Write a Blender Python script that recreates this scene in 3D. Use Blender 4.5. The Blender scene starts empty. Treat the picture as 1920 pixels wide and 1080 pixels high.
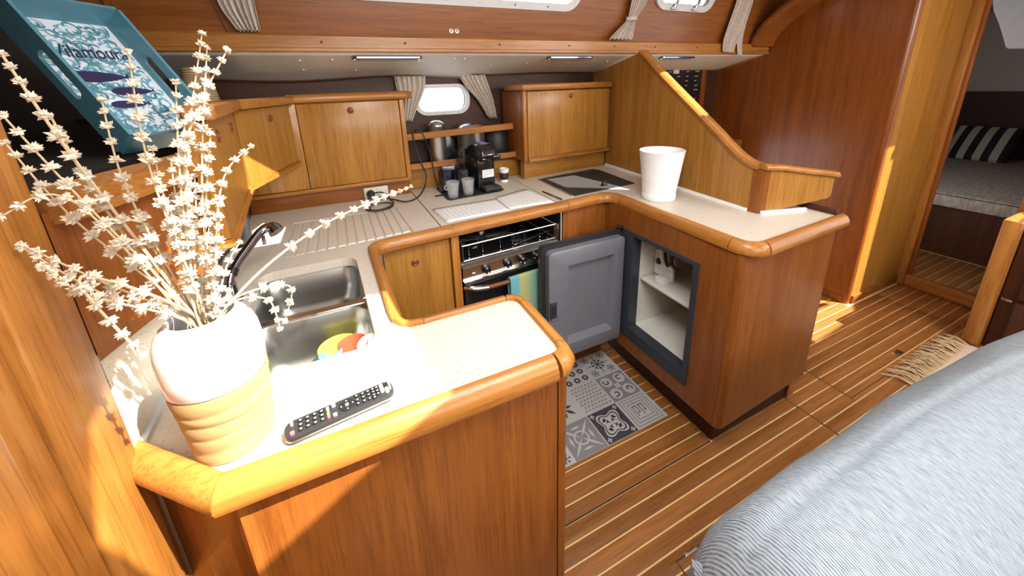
import bpy, bmesh, math, random
from mathutils import Vector, Matrix
random.seed(7)
PI = math.pi
sc = bpy.context.scene
COL = sc.collection

# ------------------------------------------------------------------ camera
cam_d = bpy.data.cameras.new('camera'); cam = bpy.data.objects.new('camera', cam_d); COL.objects.link(cam)
sc.camera = cam
CX = (0.90837716, -0.41694787, -0.03170817)      # camera right, in world axes
CY = (-0.14296084, -0.23840864, -0.96058499)     # camera down
CZ = (0.39295436, 0.87710649, -0.27617218)       # camera forward
m = Matrix.Identity(4)
for i in range(3):
    m[i][0] = CX[i]; m[i][1] = -CY[i]; m[i][2] = -CZ[i]
m[2][3] = 1.44
cam.matrix_world = m
cam_d.sensor_fit = 'HORIZONTAL'; cam_d.sensor_width = 36.0
cam_d.lens = 36.0 * 693.6 / 1920.0
cam_d.shift_y = -180.3 / 1920.0
cam_d.clip_start = 0.02

# ------------------------------------------------------------------ world, sun, added soft fill, exposure
w = bpy.data.worlds.new('sky'); sc.world = w; w.use_nodes = True
w.node_tree.nodes['Background'].inputs[0].default_value = (0.86, 0.93, 1.0, 1)
w.node_tree.nodes['Background'].inputs[1].default_value = 3.0
SUN = Vector((-0.42, 0.45, -0.79)).normalized()
def light(name, kind, loc, target, energy, color, **kw):
    d = bpy.data.lights.new(name, kind); o = bpy.data.objects.new(name, d); COL.objects.link(o)
    d.energy = energy; d.color = color
    for k, v in kw.items(): setattr(d, k, v)
    o.location = loc
    o.rotation_euler = (Vector(target) - Vector(loc)).to_track_quat('-Z', 'Y').to_euler()
    return o
light('sun', 'SUN', (0, 0, 6), tuple(Vector((0, 0, 6)) + SUN), 21.0, (1.0, 0.90, 0.74), angle=0.009)
light('saloon_fill', 'AREA', (0.9, -1.45, 1.75), (0.9, 1.2, 0.8), 36, (1.0, 0.96, 0.90), shape='RECTANGLE', size=2.6, size_y=0.5)  # added fill lamp on the opposite side, no window there
light('overhead_fill', 'AREA', (0.45, 0.35, 1.96), (0.5, 0.7, 0.0), 27, (1.0, 0.97, 0.93), shape='RECTANGLE', size=0.7, size_y=0.8)  # added overhead fill lamp just under the lining
light('passage_fill', 'AREA', (2.35, -0.35, 1.93), (2.1, 0.9, 0.3), 30, (1.0, 0.97, 0.93), shape='RECTANGLE', size=0.9, size_y=0.7)  # added fill lamp that brightens the passage
sc.view_settings.view_transform = 'Standard'
sc.view_settings.look = 'None'
sc.view_settings.exposure = 0.14
sc.view_settings.gamma = 1.0
sc.view_settings.use_curve_mapping = False

# ------------------------------------------------------------------ materials
MATS = {}
def new_mat(name):
    mt = bpy.data.materials.new(name); mt.use_nodes = True
    nt = mt.node_tree; b = nt.nodes['Principled BSDF']
    MATS[name] = mt
    return mt, nt, b
def N(nt, t, **kw):
    n = nt.nodes.new(t)
    for k, v in kw.items():
        if k in n.inputs: n.inputs[k].default_value = v
        else: setattr(n, k, v)
    return n
def plain(name, col, rough=0.5, metal=0.0, coat=0.0, **kw):
    mt, nt, b = new_mat(name)
    b.inputs['Base Color'].default_value = (*col, 1); b.inputs['Roughness'].default_value = rough
    b.inputs['Metallic'].default_value = metal; b.inputs['Coat Weight'].default_value = coat
    b.inputs['Coat Roughness'].default_value = 0.12
    for k, v in kw.items(): b.inputs[k].default_value = v
    # very fine procedural variation so that nothing is dead flat
    tc = N(nt, 'ShaderNodeTexCoord'); no = N(nt, 'ShaderNodeTexNoise', Scale=22.0, Detail=4.0)
    nt.links.new(tc.outputs['Object'], no.inputs['Vector'])
    mx = N(nt, 'ShaderNodeMix', data_type='RGBA')
    mx.inputs['Factor'].default_value = 0.5
    mx.inputs[6].default_value = (*[c * 0.9 for c in col], 1); mx.inputs[7].default_value = (*[min(1, c * 1.08) for c in col], 1)
    nt.links.new(no.outputs['Fac'], mx.inputs[0]); nt.links.new(mx.outputs[2], b.inputs['Base Color'])
    return mt
def wood(name, dark, lightc, axis=2, scale=1.0, rough=0.36, coat=0.16, rnd=0.12):
    mt, nt, b = new_mat(name); L = nt.links.new
    tc = N(nt, 'ShaderNodeTexCoord'); mp = N(nt, 'ShaderNodeMapping')
    s = [26.0 * scale] * 3; s[axis] = 1.3 * scale; mp.inputs['Scale'].default_value = s
    oi = N(nt, 'ShaderNodeObjectInfo')
    ad = N(nt, 'ShaderNodeVectorMath', operation='ADD'); ml = N(nt, 'ShaderNodeMath', operation='MULTIPLY'); ml.inputs[1].default_value = 7.0
    L(oi.outputs['Random'], ml.inputs[0]); L(tc.outputs['Object'], ad.inputs[0]); L(ml.outputs[0], ad.inputs[1]); L(ad.outputs[0], mp.inputs['Vector'])
    n1 = N(nt, 'ShaderNodeTexNoise', Scale=1.0, Detail=5.0, Roughness=0.6, Distortion=0.6)
    mp2 = N(nt, 'ShaderNodeMapping'); s2 = [190.0 * scale] * 3; s2[axis] = 7.0 * scale; mp2.inputs['Scale'].default_value = s2
    n2 = N(nt, 'ShaderNodeTexNoise', Scale=1.0, Detail=3.0, Roughness=0.7)
    L(mp.outputs[0], n1.inputs['Vector']); L(ad.outputs[0], mp2.inputs['Vector']); L(mp2.outputs[0], n2.inputs['Vector'])
    cr = N(nt, 'ShaderNodeValToRGB'); cr.color_ramp.elements[0].position = 0.3; cr.color_ramp.elements[1].position = 0.72
    cr.color_ramp.elements[0].color = (*dark, 1); cr.color_ramp.elements[1].color = (*lightc, 1)
    L(n1.outputs['Fac'], cr.inputs[0])
    cr2 = N(nt, 'ShaderNodeValToRGB'); cr2.color_ramp.elements[0].position = 0.36; cr2.color_ramp.elements[1].position = 0.5
    cr2.color_ramp.elements[0].color = (0.62, 0.56, 0.5, 1); cr2.color_ramp.elements[1].color = (1, 1, 1, 1)
    L(n2.outputs['Fac'], cr2.inputs[0])
    mx = N(nt, 'ShaderNodeMix', data_type='RGBA', blend_type='MULTIPLY'); mx.inputs[0].default_value = 0.7
    L(cr.outputs[0], mx.inputs[6]); L(cr2.outputs[0], mx.inputs[7])
    hv = N(nt, 'ShaderNodeHueSaturation'); mr = N(nt, 'ShaderNodeMapRange')
    mr.inputs[3].default_value = 1.0 - rnd; mr.inputs[4].default_value = 1.0 + rnd
    L(oi.outputs['Random'], mr.inputs[0]); L(mr.outputs[0], hv.inputs['Value']); L(mx.outputs[2], hv.inputs['Color'])
    L(hv.outputs[0], b.inputs['Base Color'])
    b.inputs['Roughness'].default_value = rough; b.inputs['Coat Weight'].default_value = coat; b.inputs['Coat Roughness'].default_value = 0.14; b.inputs['Specular IOR Level'].default_value = 0.36
    bp_ = N(nt, 'ShaderNodeBump', Strength=0.05, Distance=0.002); L(n2.outputs['Fac'], bp_.inputs['Height']); L(bp_.outputs[0], b.inputs['Normal'])
    return mt
# honey veneer (doors), cherry veneer (panels), solid teak (rails), one variant per grain direction
HD, HL = (0.285, 0.122, 0.019), (0.44, 0.212, 0.040)
CD, CL = (0.190, 0.056, 0.010), (0.285, 0.096, 0.017)
TD, TL = (0.29, 0.105, 0.018), (0.46, 0.198, 0.042)
for ax, nm in enumerate('xyz'):
    wood('honey_' + nm, HD, HL, ax, rnd=0.04)
    wood('cherry_' + nm, CD, CL, ax, rnd=0.05)
    wood('teak_' + nm, TD, TL, ax, rnd=0.08)
wood('walnut_x', (0.034, 0.010, 0.004), (0.068, 0.022, 0.008), 0, rough=0.5, coat=0.0)
wood('walnut_z', (0.045, 0.013, 0.004), (0.09, 0.028, 0.009), 2, rough=0.5, coat=0.0)
plain('shelf_shade', (0.012, 0.007, 0.005), 0.7)  # near-black stands for the shade inside the shelf cavity
wood('mahogany_z', (0.150, 0.036, 0.004), (0.235, 0.066, 0.007), 2, rnd=0.02)
wood('plank', (0.22, 0.080, 0.018), (0.37, 0.150, 0.040), 0, rough=0.38, coat=0.25, rnd=0.16)
plain('holly', (0.78, 0.53, 0.24), 0.45)
plain('seam_dark', (0.02, 0.012, 0.008), 0.6)
plain('joint_brown', (0.23, 0.13, 0.075), 0.6)
plain('steel', (0.62, 0.62, 0.61), 0.22, 1.0)
plain('steel_brushed', (0.78, 0.77, 0.74), 0.34, 1.0)
plain('steel_sink', (0.34, 0.345, 0.34), 0.30, 1.0)
plain('chrome', (0.80, 0.80, 0.82), 0.07, 1.0)
plain('chrome_dark', (0.30, 0.30, 0.33), 0.12, 1.0)
plain('black_gloss', (0.010, 0.010, 0.011), 0.16, 0.0, 0.4)
plain('black_matt', (0.014, 0.014, 0.015), 0.55)
plain('black_rubber', (0.02, 0.021, 0.023), 0.42)
plain('glass_black', (0.017, 0.018, 0.019), 0.42, **{'Specular IOR Level': 0.25})
plain('white_plastic', (0.88, 0.91, 0.95), 0.42)
plain('lid_black', (0.034, 0.035, 0.037), 0.5, **{'Specular IOR Level': 0.2})
plain('white_gloss', (0.86, 0.86, 0.85), 0.25)
plain('socket_cream', (0.62, 0.60, 0.54), 0.4)
plain('vinyl', (0.78, 0.74, 0.66), 0.5)
plain('fridge_white', (0.66, 0.65, 0.60), 0.5)
plain('fridge_grey', (0.155, 0.163, 0.195), 0.36)
plain('fridge_dark', (0.032, 0.038, 0.052), 0.42)
plain('gasket', (0.02, 0.02, 0.022), 0.5)
plain('frame_grey', (0.55, 0.57, 0.58), 0.35)
plain('paper', (0.84, 0.84, 0.84), 0.7)
plain('ink', (0.33, 0.35, 0.40), 0.8)
plain('tray_blue', (0.085, 0.235, 0.31), 0.28, 0.0, 0.3)
plain('tray_navy', (0.022, 0.020, 0.075), 0.4)
plain('tray_aqua', (0.16, 0.38, 0.50), 0.45)
plain('tray_green', (0.10, 0.26, 0.24), 0.45)
plain('print_white', (0.66, 0.71, 0.78), 0.45)
plain('mat_pale', (0.44, 0.43, 0.42), 0.6)
plain('mat_mid', (0.20, 0.20, 0.225), 0.6)
plain('mat_dark', (0.042, 0.042, 0.062), 0.6)
plain('straw', (0.66, 0.55, 0.39), 0.8)
plain('petal', (0.60, 0.53, 0.42), 0.8)
plain('stem_dry', (0.46, 0.35, 0.22), 0.8)
plain('rope', (0.36, 0.25, 0.14), 0.85)
plain('rug', (0.70, 0.62, 0.53), 0.9)
plain('rug_fringe', (0.62, 0.47, 0.29), 0.9)
plain('bed_cloth', (0.55, 0.49, 0.44), 0.9)
plain('pillow_dark', (0.02, 0.02, 0.025), 0.9)
plain('pillow_cream', (0.62, 0.58, 0.50), 0.9)
plain('remote_black', (0.020, 0.021, 0.023), 0.42)
plain('key_white', (0.85, 0.85, 0.85), 0.5)
plain('key_black', (0.012, 0.012, 0.013), 0.35)
plain('key_red', (0.65, 0.10, 0.13), 0.5)
plain('sponge_yellow', (0.75, 0.70, 0.05), 0.8)
plain('sponge_red', (0.62, 0.07, 0.03), 0.6)
plain('sponge_blue', (0.08, 0.50, 0.68), 0.7)
plain('cup_brown', (0.035, 0.02, 0.016), 0.5)
plain('handle_wood', (0.19, 0.045, 0.016), 0.35, 0, 0.3)
plain('blue_led', (0.12, 0.16, 0.60), 0.25, 0, 0.5)
plain('lid_white', (0.80, 0.80, 0.80), 0.35)

def solid_surface(name, base, speck):
    mt, nt, b = new_mat(name); L = nt.links.new
    tc = N(nt, 'ShaderNodeTexCoord')
    v = N(nt, 'ShaderNodeTexVoronoi', Scale=165.0); v2 = N(nt, 'ShaderNodeTexNoise', Scale=420.0, Detail=2.0)
    L(tc.outputs['Object'], v.inputs['Vector']); L(tc.outputs['Object'], v2.inputs['Vector'])
    cr = N(nt, 'ShaderNodeValToRGB'); cr.color_ramp.elements[0].position = 0.10; cr.color_ramp.elements[1].position = 0.30
    cr.color_ramp.elements[0].color = (0, 0, 0, 1); cr.color_ramp.elements[1].color = (1, 1, 1, 1)
    L(v.outputs['Distance'], cr.inputs[0])
    sep = N(nt, 'ShaderNodeSeparateColor'); L(v.outputs['Color'], sep.inputs[0])
    gt = N(nt, 'ShaderNodeMath', operation='GREATER_THAN'); gt.inputs[1].default_value = 0.50; L(sep.outputs[0], gt.inputs[0])
    mxf = N(nt, 'ShaderNodeMath', operation='MAXIMUM'); L(cr.outputs[0], mxf.inputs[0]); L(gt.outputs[0], mxf.inputs[1])
    c0 = N(nt, 'ShaderNodeValToRGB'); c0.color_ramp.elements[0].color = (*[c * 0.86 for c in base], 1); c0.color_ramp.elements[1].color = (*[min(1, c * 1.1) for c in base], 1)
    L(v2.outputs['Fac'], c0.inputs[0])
    mx = N(nt, 'ShaderNodeMix', data_type='RGBA'); mx.inputs[6].default_value = (*speck, 1)
    L(mxf.outputs[0], mx.inputs[0]); L(c0.outputs[0], mx.inputs[7]); L(mx.outputs[2], b.inputs['Base Color'])
    b.inputs['Roughness'].default_value = 0.38
solid_surface('worktop', (0.60, 0.55, 0.475), (0.24, 0.20, 0.16))

def cloth(name, c1, c2, scale=500, axis=0, rough=0.9):
    mt, nt, b = new_mat(name); L = nt.links.new
    tc = N(nt, 'ShaderNodeTexCoord'); mp = N(nt, 'ShaderNodeMapping'); s = [16.0, 16.0, 16.0]; s[axis] = scale; mp.inputs['Scale'].default_value = s
    n = N(nt, 'ShaderNodeTexNoise', Scale=1.0, Detail=3.0); L(tc.outputs['Object'], mp.inputs['Vector']); L(mp.outputs[0], n.inputs['Vector'])
    cr = N(nt, 'ShaderNodeValToRGB'); cr.color_ramp.elements[0].position = 0.40; cr.color_ramp.elements[1].position = 0.58
    cr.color_ramp.elements[0].color = (*c1, 1); cr.color_ramp.elements[1].color = (*c2, 1)
    L(n.outputs['Fac'], cr.inputs[0]); L(cr.outputs[0], b.inputs['Base Color'])
    b.inputs['Roughness'].default_value = rough
    bu = N(nt, 'ShaderNodeBump', Strength=0.25, Distance=0.002); L(n.outputs['Fac'], bu.inputs['Height']); L(bu.outputs[0], b.inputs['Normal'])
def weave(name, c1, c2, axis, pitch):
    mt, nt, b = new_mat(name); L = nt.links.new
    tc = N(nt, 'ShaderNodeTexCoord'); wv = N(nt, 'ShaderNodeTexWave', Scale=0.314 / pitch, Distortion=1.2, Detail=3.0); wv.bands_direction = axis
    wv.inputs['Detail Scale'].default_value = 1.5
    mp = N(nt, 'ShaderNodeMapping'); mp.inputs['Scale'].default_value = (420, 60, 60); n1 = N(nt, 'ShaderNodeTexNoise', Scale=1.0, Detail=2.0)
    n2 = N(nt, 'ShaderNodeTexNoise', Scale=9.0, Detail=3.0)
    L(tc.outputs['Object'], wv.inputs['Vector']); L(tc.outputs['Object'], mp.inputs['Vector']); L(mp.outputs[0], n1.inputs['Vector']); L(tc.outputs['Object'], n2.inputs['Vector'])
    a = N(nt, 'ShaderNodeMath', operation='MULTIPLY'); a.inputs[1].default_value = 0.45; L(wv.outputs['Fac'], a.inputs[0])
    a2 = N(nt, 'ShaderNodeMath', operation='MULTIPLY_ADD'); a2.inputs[1].default_value = 0.75; L(n1.outputs['Fac'], a2.inputs[0]); L(a.outputs[0], a2.inputs[2])
    cr = N(nt, 'ShaderNodeValToRGB'); cr.color_ramp.elements[0].position = 0.30; cr.color_ramp.elements[1].position = 0.78
    cr.color_ramp.elements[0].color = (*c1, 1); cr.color_ramp.elements[1].color = (*c2, 1); L(a2.outputs[0], cr.inputs[0])
    L(cr.outputs[0], b.inputs['Base Color']); b.inputs['Roughness'].default_value = 0.9
    bu = N(nt, 'ShaderNodeBump', Strength=0.2, Distance=0.001); L(a2.outputs[0], bu.inputs['Height']); L(bu.outputs[0], b.inputs['Normal'])
weave('sofa_cloth', (0.095, 0.128, 0.172), (0.355, 0.415, 0.47), 'X', 0.0046)
cloth('curtain_cloth', (0.47, 0.41, 0.355), (0.56, 0.50, 0.44), 300, 2)
cloth('bed_stripe', (0.42, 0.36, 0.32), (0.58, 0.52, 0.46), 60, 1)

def towel_mat():
    mt, nt, b = new_mat('towel'); L = nt.links.new
    tc = N(nt, 'ShaderNodeTexCoord'); sx = N(nt, 'ShaderNodeSeparateXYZ'); L(tc.outputs['Object'], sx.inputs[0])
    mr = N(nt, 'ShaderNodeMapRange'); mr.inputs[1].default_value = -0.105; mr.inputs[2].default_value = 0.105; L(sx.outputs[0], mr.inputs[0])
    cr = N(nt, 'ShaderNodeValToRGB'); e = cr.color_ramp.elements
    cols = [(0.0, (0.14, 0.40, 0.46)), (0.20, (0.15, 0.42, 0.48)), (0.27, (0.46, 0.47, 0.17)), (0.42, (0.44, 0.47, 0.20)), (0.55, (0.22, 0.42, 0.32)), (0.75, (0.18, 0.43, 0.40)), (1.0, (0.16, 0.40, 0.42))]
    e[0].position = 0; e[0].color = (*cols[0][1], 1); e[1].position = 1; e[1].color = (*cols[-1][1], 1)
    for p, c in cols[1:-1]:
        q = e.new(p); q.color = (*c, 1)
    L(mr.outputs[0], cr.inputs[0]); L(cr.outputs[0], b.inputs['Base Color']); b.inputs['Roughness'].default_value = 0.95
    n = N(nt, 'ShaderNodeTexNoise', Scale=420.0, Detail=2.0); bu = N(nt, 'ShaderNodeBump', Strength=0.5, Distance=0.002); L(n.outputs['Fac'], bu.inputs['Height']); L(bu.outputs[0], b.inputs['Normal'])
towel_mat()

def vase_mat():
    mt, nt, b = new_mat('vase_clay'); L = nt.links.new
    tc = N(nt, 'ShaderNodeTexCoord'); mp = N(nt, 'ShaderNodeMapping'); mp.inputs['Scale'].default_value = (9, 9, 95)
    n = N(nt, 'ShaderNodeTexNoise', Scale=1.0, Detail=4.0); L(tc.outputs['Object'], mp.inputs['Vector']); L(mp.outputs[0], n.inputs['Vector'])
    cr = N(nt, 'ShaderNodeValToRGB'); cr.color_ramp.elements[0].color = (0.30, 0.20, 0.085, 1); cr.color_ramp.elements[1].color = (0.41, 0.29, 0.14, 1)
    L(n.outputs['Fac'], cr.inputs[0]); L(cr.outputs[0], b.inputs['Base Color']); b.inputs['Roughness'].default_value = 0.6
vase_mat()
plain('vase_white', (0.66, 0.68, 0.71), 0.22, 0, 0.3)

def glass_mat(name, col, body=0.0, rough=0.02):
    mt, nt, b = new_mat(name); L = nt.links.new
    out = nt.nodes['Material Output']
    tr = N(nt, 'ShaderNodeBsdfTransparent'); tr.inputs[0].default_value = (*col, 1)
    gl = N(nt, 'ShaderNodeBsdfGlossy'); gl.inputs['Roughness'].default_value = rough; gl.inputs[0].default_value = (0.9, 0.92, 0.95, 1)
    lw = N(nt, 'ShaderNodeLayerWeight', Blend=0.3); fr = N(nt, 'ShaderNodeMath', operation='POWER'); fr.inputs[1].default_value = 3.0; L(lw.outputs['Facing'], fr.inputs[0]); ms = N(nt, 'ShaderNodeMixShader')
    no = N(nt, 'ShaderNodeTexNoise', Scale=30.0); ml = N(nt, 'ShaderNodeMath', operation='MULTIPLY_ADD'); ml.inputs[1].default_value = 0.10; ml.inputs[2].default_value = 0.0
    ad = N(nt, 'ShaderNodeMath', operation='ADD'); L(no.outputs['Fac'], ml.inputs[0]); L(fr.outputs[0], ad.inputs[0]); L(ml.outputs[0], ad.inputs[1])
    L(ad.outputs[0], ms.inputs[0]); L(tr.outputs[0], ms.inputs[1]); L(gl.outputs[0], ms.inputs[2]); df = N(nt, 'ShaderNodeBsdfDiffuse'); df.inputs[0].default_value = (*[c * 0.9 for c in col], 1); m2 = N(nt, 'ShaderNodeMixShader'); m2.inputs[0].default_value = body
    L(ms.outputs[0], m2.inputs[1]); L(df.outputs[0], m2.inputs[2]); L(m2.outputs[0], out.inputs[0])
glass_mat('pane', (0.97, 0.98, 1.0)); glass_mat('tumbler', (0.95, 0.96, 0.97), 0.14); glass_mat('dark_glass', (0.62, 0.68, 0.76))
plain('blue_print', (0.02, 0.03, 0.16), 0.3)

# ------------------------------------------------------------------ mesh helpers
def nb(): return bmesh.new()
def box(bm, x0, x1, y0, y1, z0, z1, bev=0.0, seg=2):
    b2 = bmesh.new()
    bmesh.ops.create_cube(b2, size=1.0)
    for v in b2.verts:
        v.co = Vector(((x0 + x1) / 2 + v.co.x * (x1 - x0), (y0 + y1) / 2 + v.co.y * (y1 - y0), (z0 + z1) / 2 + v.co.z * (z1 - z0)))
    if bev > 0:
        bev = min(bev, 0.49 * min(abs(x1 - x0), abs(y1 - y0), abs(z1 - z0)))
        bmesh.ops.bevel(b2, geom=list(b2.edges), offset=bev, segments=seg, affect='EDGES', profile=0.5)
    append(bm, b2); return bm
def append(bm, b2, mat=None):
    me = bpy.data.meshes.new('t'); 
    if mat is not None: b2.transform(mat)
    b2.to_mesh(me); b2.free(); bm.from_mesh(me); bpy.data.meshes.remove(me)
def turn(bm, ang, origin=(0, 0, 0), axis='Z', verts=None):
    bmesh.ops.rotate(bm, verts=list(verts or bm.verts), cent=Vector(origin), matrix=Matrix.Rotation(ang, 3, axis)); return bm
def prism(bm, outer, lo, hi, holes=(), f=None):
    """extrude the (u,v) outline between w=lo and w=hi; f maps (u,v,w) to the world"""
    f = f or (lambda u, v, q: (u, v, q))
    b2 = bmesh.new(); edges = []; loops = []
    for loop in [outer] + list(holes):
        vs = [b2.verts.new((p[0], p[1], 0)) for p in loop]
        loops.append(len(vs))
        for i in range(len(vs)): edges.append(b2.edges.new((vs[i], vs[(i + 1) % len(vs)])))
    if holes:
        bmesh.ops.triangle_fill(b2, edges=edges, use_beauty=True)
    else:
        b2.faces.new(list(b2.verts))
    tris = [[v.index for v in fc.verts] for fc in (b2.faces, b2.verts.index_update())[0]]
    P = [(v.co.x, v.co.y) for v in b2.verts]; b2.free(); n = len(P)
    V = [bm.verts.new(f(p[0], p[1], lo)) for p in P] + [bm.verts.new(f(p[0], p[1], hi)) for p in P]
    for t in tris:
        bm.faces.new([V[i] for i in t]); bm.faces.new([V[i + n] for i in reversed(t)])
    k = 0
    for ln in loops:
        for i in range(ln):
            a, b = k + i, k + (i + 1) % ln
            bm.faces.new([V[a], V[b], V[b + n], V[a + n]])
        k += ln
    bmesh.ops.recalc_face_normals(bm, faces=list(bm.faces))
    return bm
XZ = lambda u, v, q: (u, q, v)      # outline in x-z, thickness along y
YZ = lambda u, v, q: (q, u, v)      # outline in y-z, thickness along x
def rrect(x0, x1, y0, y1, r, n=6):
    pts = []
    for cx, cy, a in ((x1 - r, y1 - r, 0), (x0 + r, y1 - r, 90), (x0 + r, y0 + r, 180), (x1 - r, y0 + r, 270)):
        for i in range(n + 1):
            t = math.radians(a + 90 * i / n); pts.append((cx + r * math.cos(t), cy + r * math.sin(t)))
    return pts
def frames(path):
    T = []
    for i in range(len(path)):
        a = Vector(path[max(0, i - 1)]); b = Vector(path[min(len(path) - 1, i + 1)])
        d = (b - a); T.append(d.normalized() if d.length > 1e-9 else Vector((0, 0, 1)))
    up = Vector((0, 0, 1)) if abs(T[0].z) < 0.9 else Vector((1, 0, 0))
    n = (up - T[0] * up.dot(T[0])).normalized(); out = []
    for t in T:
        n = (n - t * n.dot(t)).normalized(); out.append((t, n, t.cross(n)))
    return out
def tube(bm, path, r, n=8, caps=True):
    path = [Vector(p) for p in path]; F = frames(path); rings = []
    for i, (p, (t, a, b)) in enumerate(zip(path, F)):
        rr = r[i] if isinstance(r, (list, tuple)) else r
        rings.append([bm.verts.new(p + (a * math.cos(2 * PI * k / n) + b * math.sin(2 * PI * k / n)) * rr) for k in range(n)])
    for i in range(len(rings) - 1):
        for k in range(n):
            bm.faces.new([rings[i][k], rings[i][(k + 1) % n], rings[i + 1][(k + 1) % n], rings[i + 1][k]])
    if caps: bm.faces.new(list(reversed(rings[0]))); bm.faces.new(rings[-1])
    return bm
def smooth_path(pts, n=8):
    P = [Vector(p) for p in pts]; out = []
    for i in range(len(P) - 1):
        p0 = P[max(0, i - 1)]; p1 = P[i]; p2 = P[i + 1]; p3 = P[min(len(P) - 1, i + 2)]
        for k in range(n):
            t = k / n
            out.append(0.5 * ((2 * p1) + (p2 - p0) * t + (2 * p0 - 5 * p1 + 4 * p2 - p3) * t * t + (3 * p1 - p0 - 3 * p2 + p3) * t ** 3))
    out.append(P[-1]); return out
def lathe(bm, prof, c=(0, 0, 0), n=32, cap=True):
    rings = []
    for r, z in prof:
        if r < 1e-6: rings.append([bm.verts.new((c[0], c[1], c[2] + z))])
        else: rings.append([bm.verts.new((c[0] + r * math.cos(2 * PI * k / n), c[1] + r * math.sin(2 * PI * k / n), c[2] + z)) for k in range(n)])
    for a, b in zip(rings, rings[1:]):
        for k in range(n):
            q = [a[k % len(a)], a[(k + 1) % len(a)], b[(k + 1) % len(b)], b[k % len(b)]]
            q2 = []
            for v in q:
                if v not in q2: q2.append(v)
            if len(q2) > 2: bm.faces.new(q2)
    if cap:
        for rg, rev in ((rings[0], True), (rings[-1], False)):
            if len(rg) > 2: bm.faces.new(list(reversed(rg)) if rev else rg)
    bmesh.ops.recalc_face_normals(bm, faces=list(bm.faces))
    return bm
def sweep(bm, path, prof, side=None, trim=0.0007):
    """sweep profile (offset to the right of travel, z) along a plan path, mitred, capped"""
    P = [Vector((p[0], p[1])) for p in path]
    d0 = (P[1] - P[0]).normalized(); P[0] = P[0] + d0 * trim
    d1 = (P[-1] - P[-2]).normalized(); P[-1] = P[-1] - d1 * trim
    rings = []
    for i, p in enumerate(P):
        if i == 0: d = (P[1] - P[0]).normalized(); nrm = Vector((d.y, -d.x))
        elif i == len(P) - 1: d = (P[-1] - P[-2]).normalized(); nrm = Vector((d.y, -d.x))
        else:
            a = (P[i] - P[i - 1]).normalized(); b = (P[i + 1] - P[i]).normalized()
            na = Vector((a.y, -a.x)); nb_ = Vector((b.y, -b.x)); nrm = (na + nb_).normalized(); nrm = nrm / max(0.4, nrm.dot(na))
        if side and i in side: nrm = Vector(side[i])
        rings.append([bm.verts.new((p.x + nrm.x * o, p.y + nrm.y * o, z)) for o, z in prof])
    n = len(prof)
    for a, b in zip(rings, rings[1:]):
        for k in range(n): bm.faces.new([a[k], a[(k + 1) % n], b[(k + 1) % n], b[k]])
    bm.faces.new(rings[0]); bm.faces.new(list(reversed(rings[-1])))
    bmesh.ops.recalc_face_normals(bm, faces=list(bm.faces))
    return bm
def loft(bm, loops, cap0=False, cap1=True):
    R = [[bm.verts.new(p) for p in lp] for lp in loops]; n = len(R[0])
    for a, b in zip(R, R[1:]):
        for k in range(n): bm.faces.new([a[k], a[(k + 1) % n], b[(k + 1) % n], b[k]])
    if cap0: bm.faces.new(list(reversed(R[0])))
    if cap1: bm.faces.new(R[-1])
    bmesh.ops.recalc_face_normals(bm, faces=list(bm.faces))
    return bm
def grid(bm, f, nu, nv):
    V = [[bm.verts.new(f(i / nu, j / nv)) for j in range(nv + 1)] for i in range(nu + 1)]
    for i in range(nu):
        for j in range(nv): bm.faces.new([V[i][j], V[i + 1][j], V[i + 1][j + 1], V[i][j + 1]])
    return bm

# ------------------------------------------------------------------ object helpers
WO = {}
def obj(name, bm, mat, parent=None, smooth=None, solid=0.0, sub=0, bev=0.0):
    """link a bmesh (world coordinates) as one mesh object, origin at its base centre"""
    xs = [v.co for v in bm.verts]
    lo = Vector((min(v.x for v in xs), min(v.y for v in xs), min(v.z for v in xs))); hi = Vector((max(v.x for v in xs), max(v.y for v in xs), max(v.z for v in xs)))
    org = Vector(((lo.x + hi.x) / 2, (lo.y + hi.y) / 2, lo.z))
    for v in bm.verts: v.co -= org
    me = bpy.data.meshes.new(name); bm.to_mesh(me); bm.free()
    o = bpy.data.objects.new(name, me); COL.objects.link(o)
    me.materials.append(MATS[mat])
    if smooth is None: smooth = 0.6
    if smooth:
        for p in me.polygons: p.use_smooth = True
        me.set_sharp_from_angle(angle=smooth)
    WO[o.name] = org
    if parent is not None:
        o.parent = parent; o.location = org - WO[parent.name]
    else: o.location = org
    if solid: md = o.modifiers.new('thickness', 'SOLIDIFY'); md.thickness = solid; md.offset = 0
    if bev: md = o.modifiers.new('edge', 'BEVEL'); md.width = bev; md.segments = 2; md.limit_method = 'ANGLE'
    if sub: md = o.modifiers.new('sub', 'SUBSURF'); md.levels = sub; md.render_levels = sub
    return o
def tag(o, label=None, cat=None, group=None, kind=None):
    if label: o['label'] = label
    if cat: o['category'] = cat
    if group: o['group'] = group
    if kind: o['kind'] = kind
    return o
def thing(name, label, cat, loc=(0, 0, 0), group=None):
    o = bpy.data.objects.new(name, None); COL.objects.link(o); o.location = loc; o.empty_display_size = 0.05
    WO[o.name] = Vector(loc); return tag(o, label, cat, group)
def struct(name, bm, mat, label=None, **kw):
    o = obj(name, bm, mat, **kw); o['kind'] = 'structure'
    if label: o['label'] = label
    return o
def copy_into(src, parent, loc, rot=None, scale=None):
    c = src.copy(); COL.objects.link(c); c.parent = parent; c.location = Vector(loc) - (WO[parent.name] if parent else Vector())
    if rot is not None: c.rotation_euler = rot
    if scale is not None: c.scale = scale
    WO[c.name] = Vector(loc)
    return c
def bx(name, mat, parent, *a, bev=0.002, **kw):
    return obj(name, box(nb(), *a, bev), mat, parent, **kw)
ZC = 0.905       # worktop surface

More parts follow.
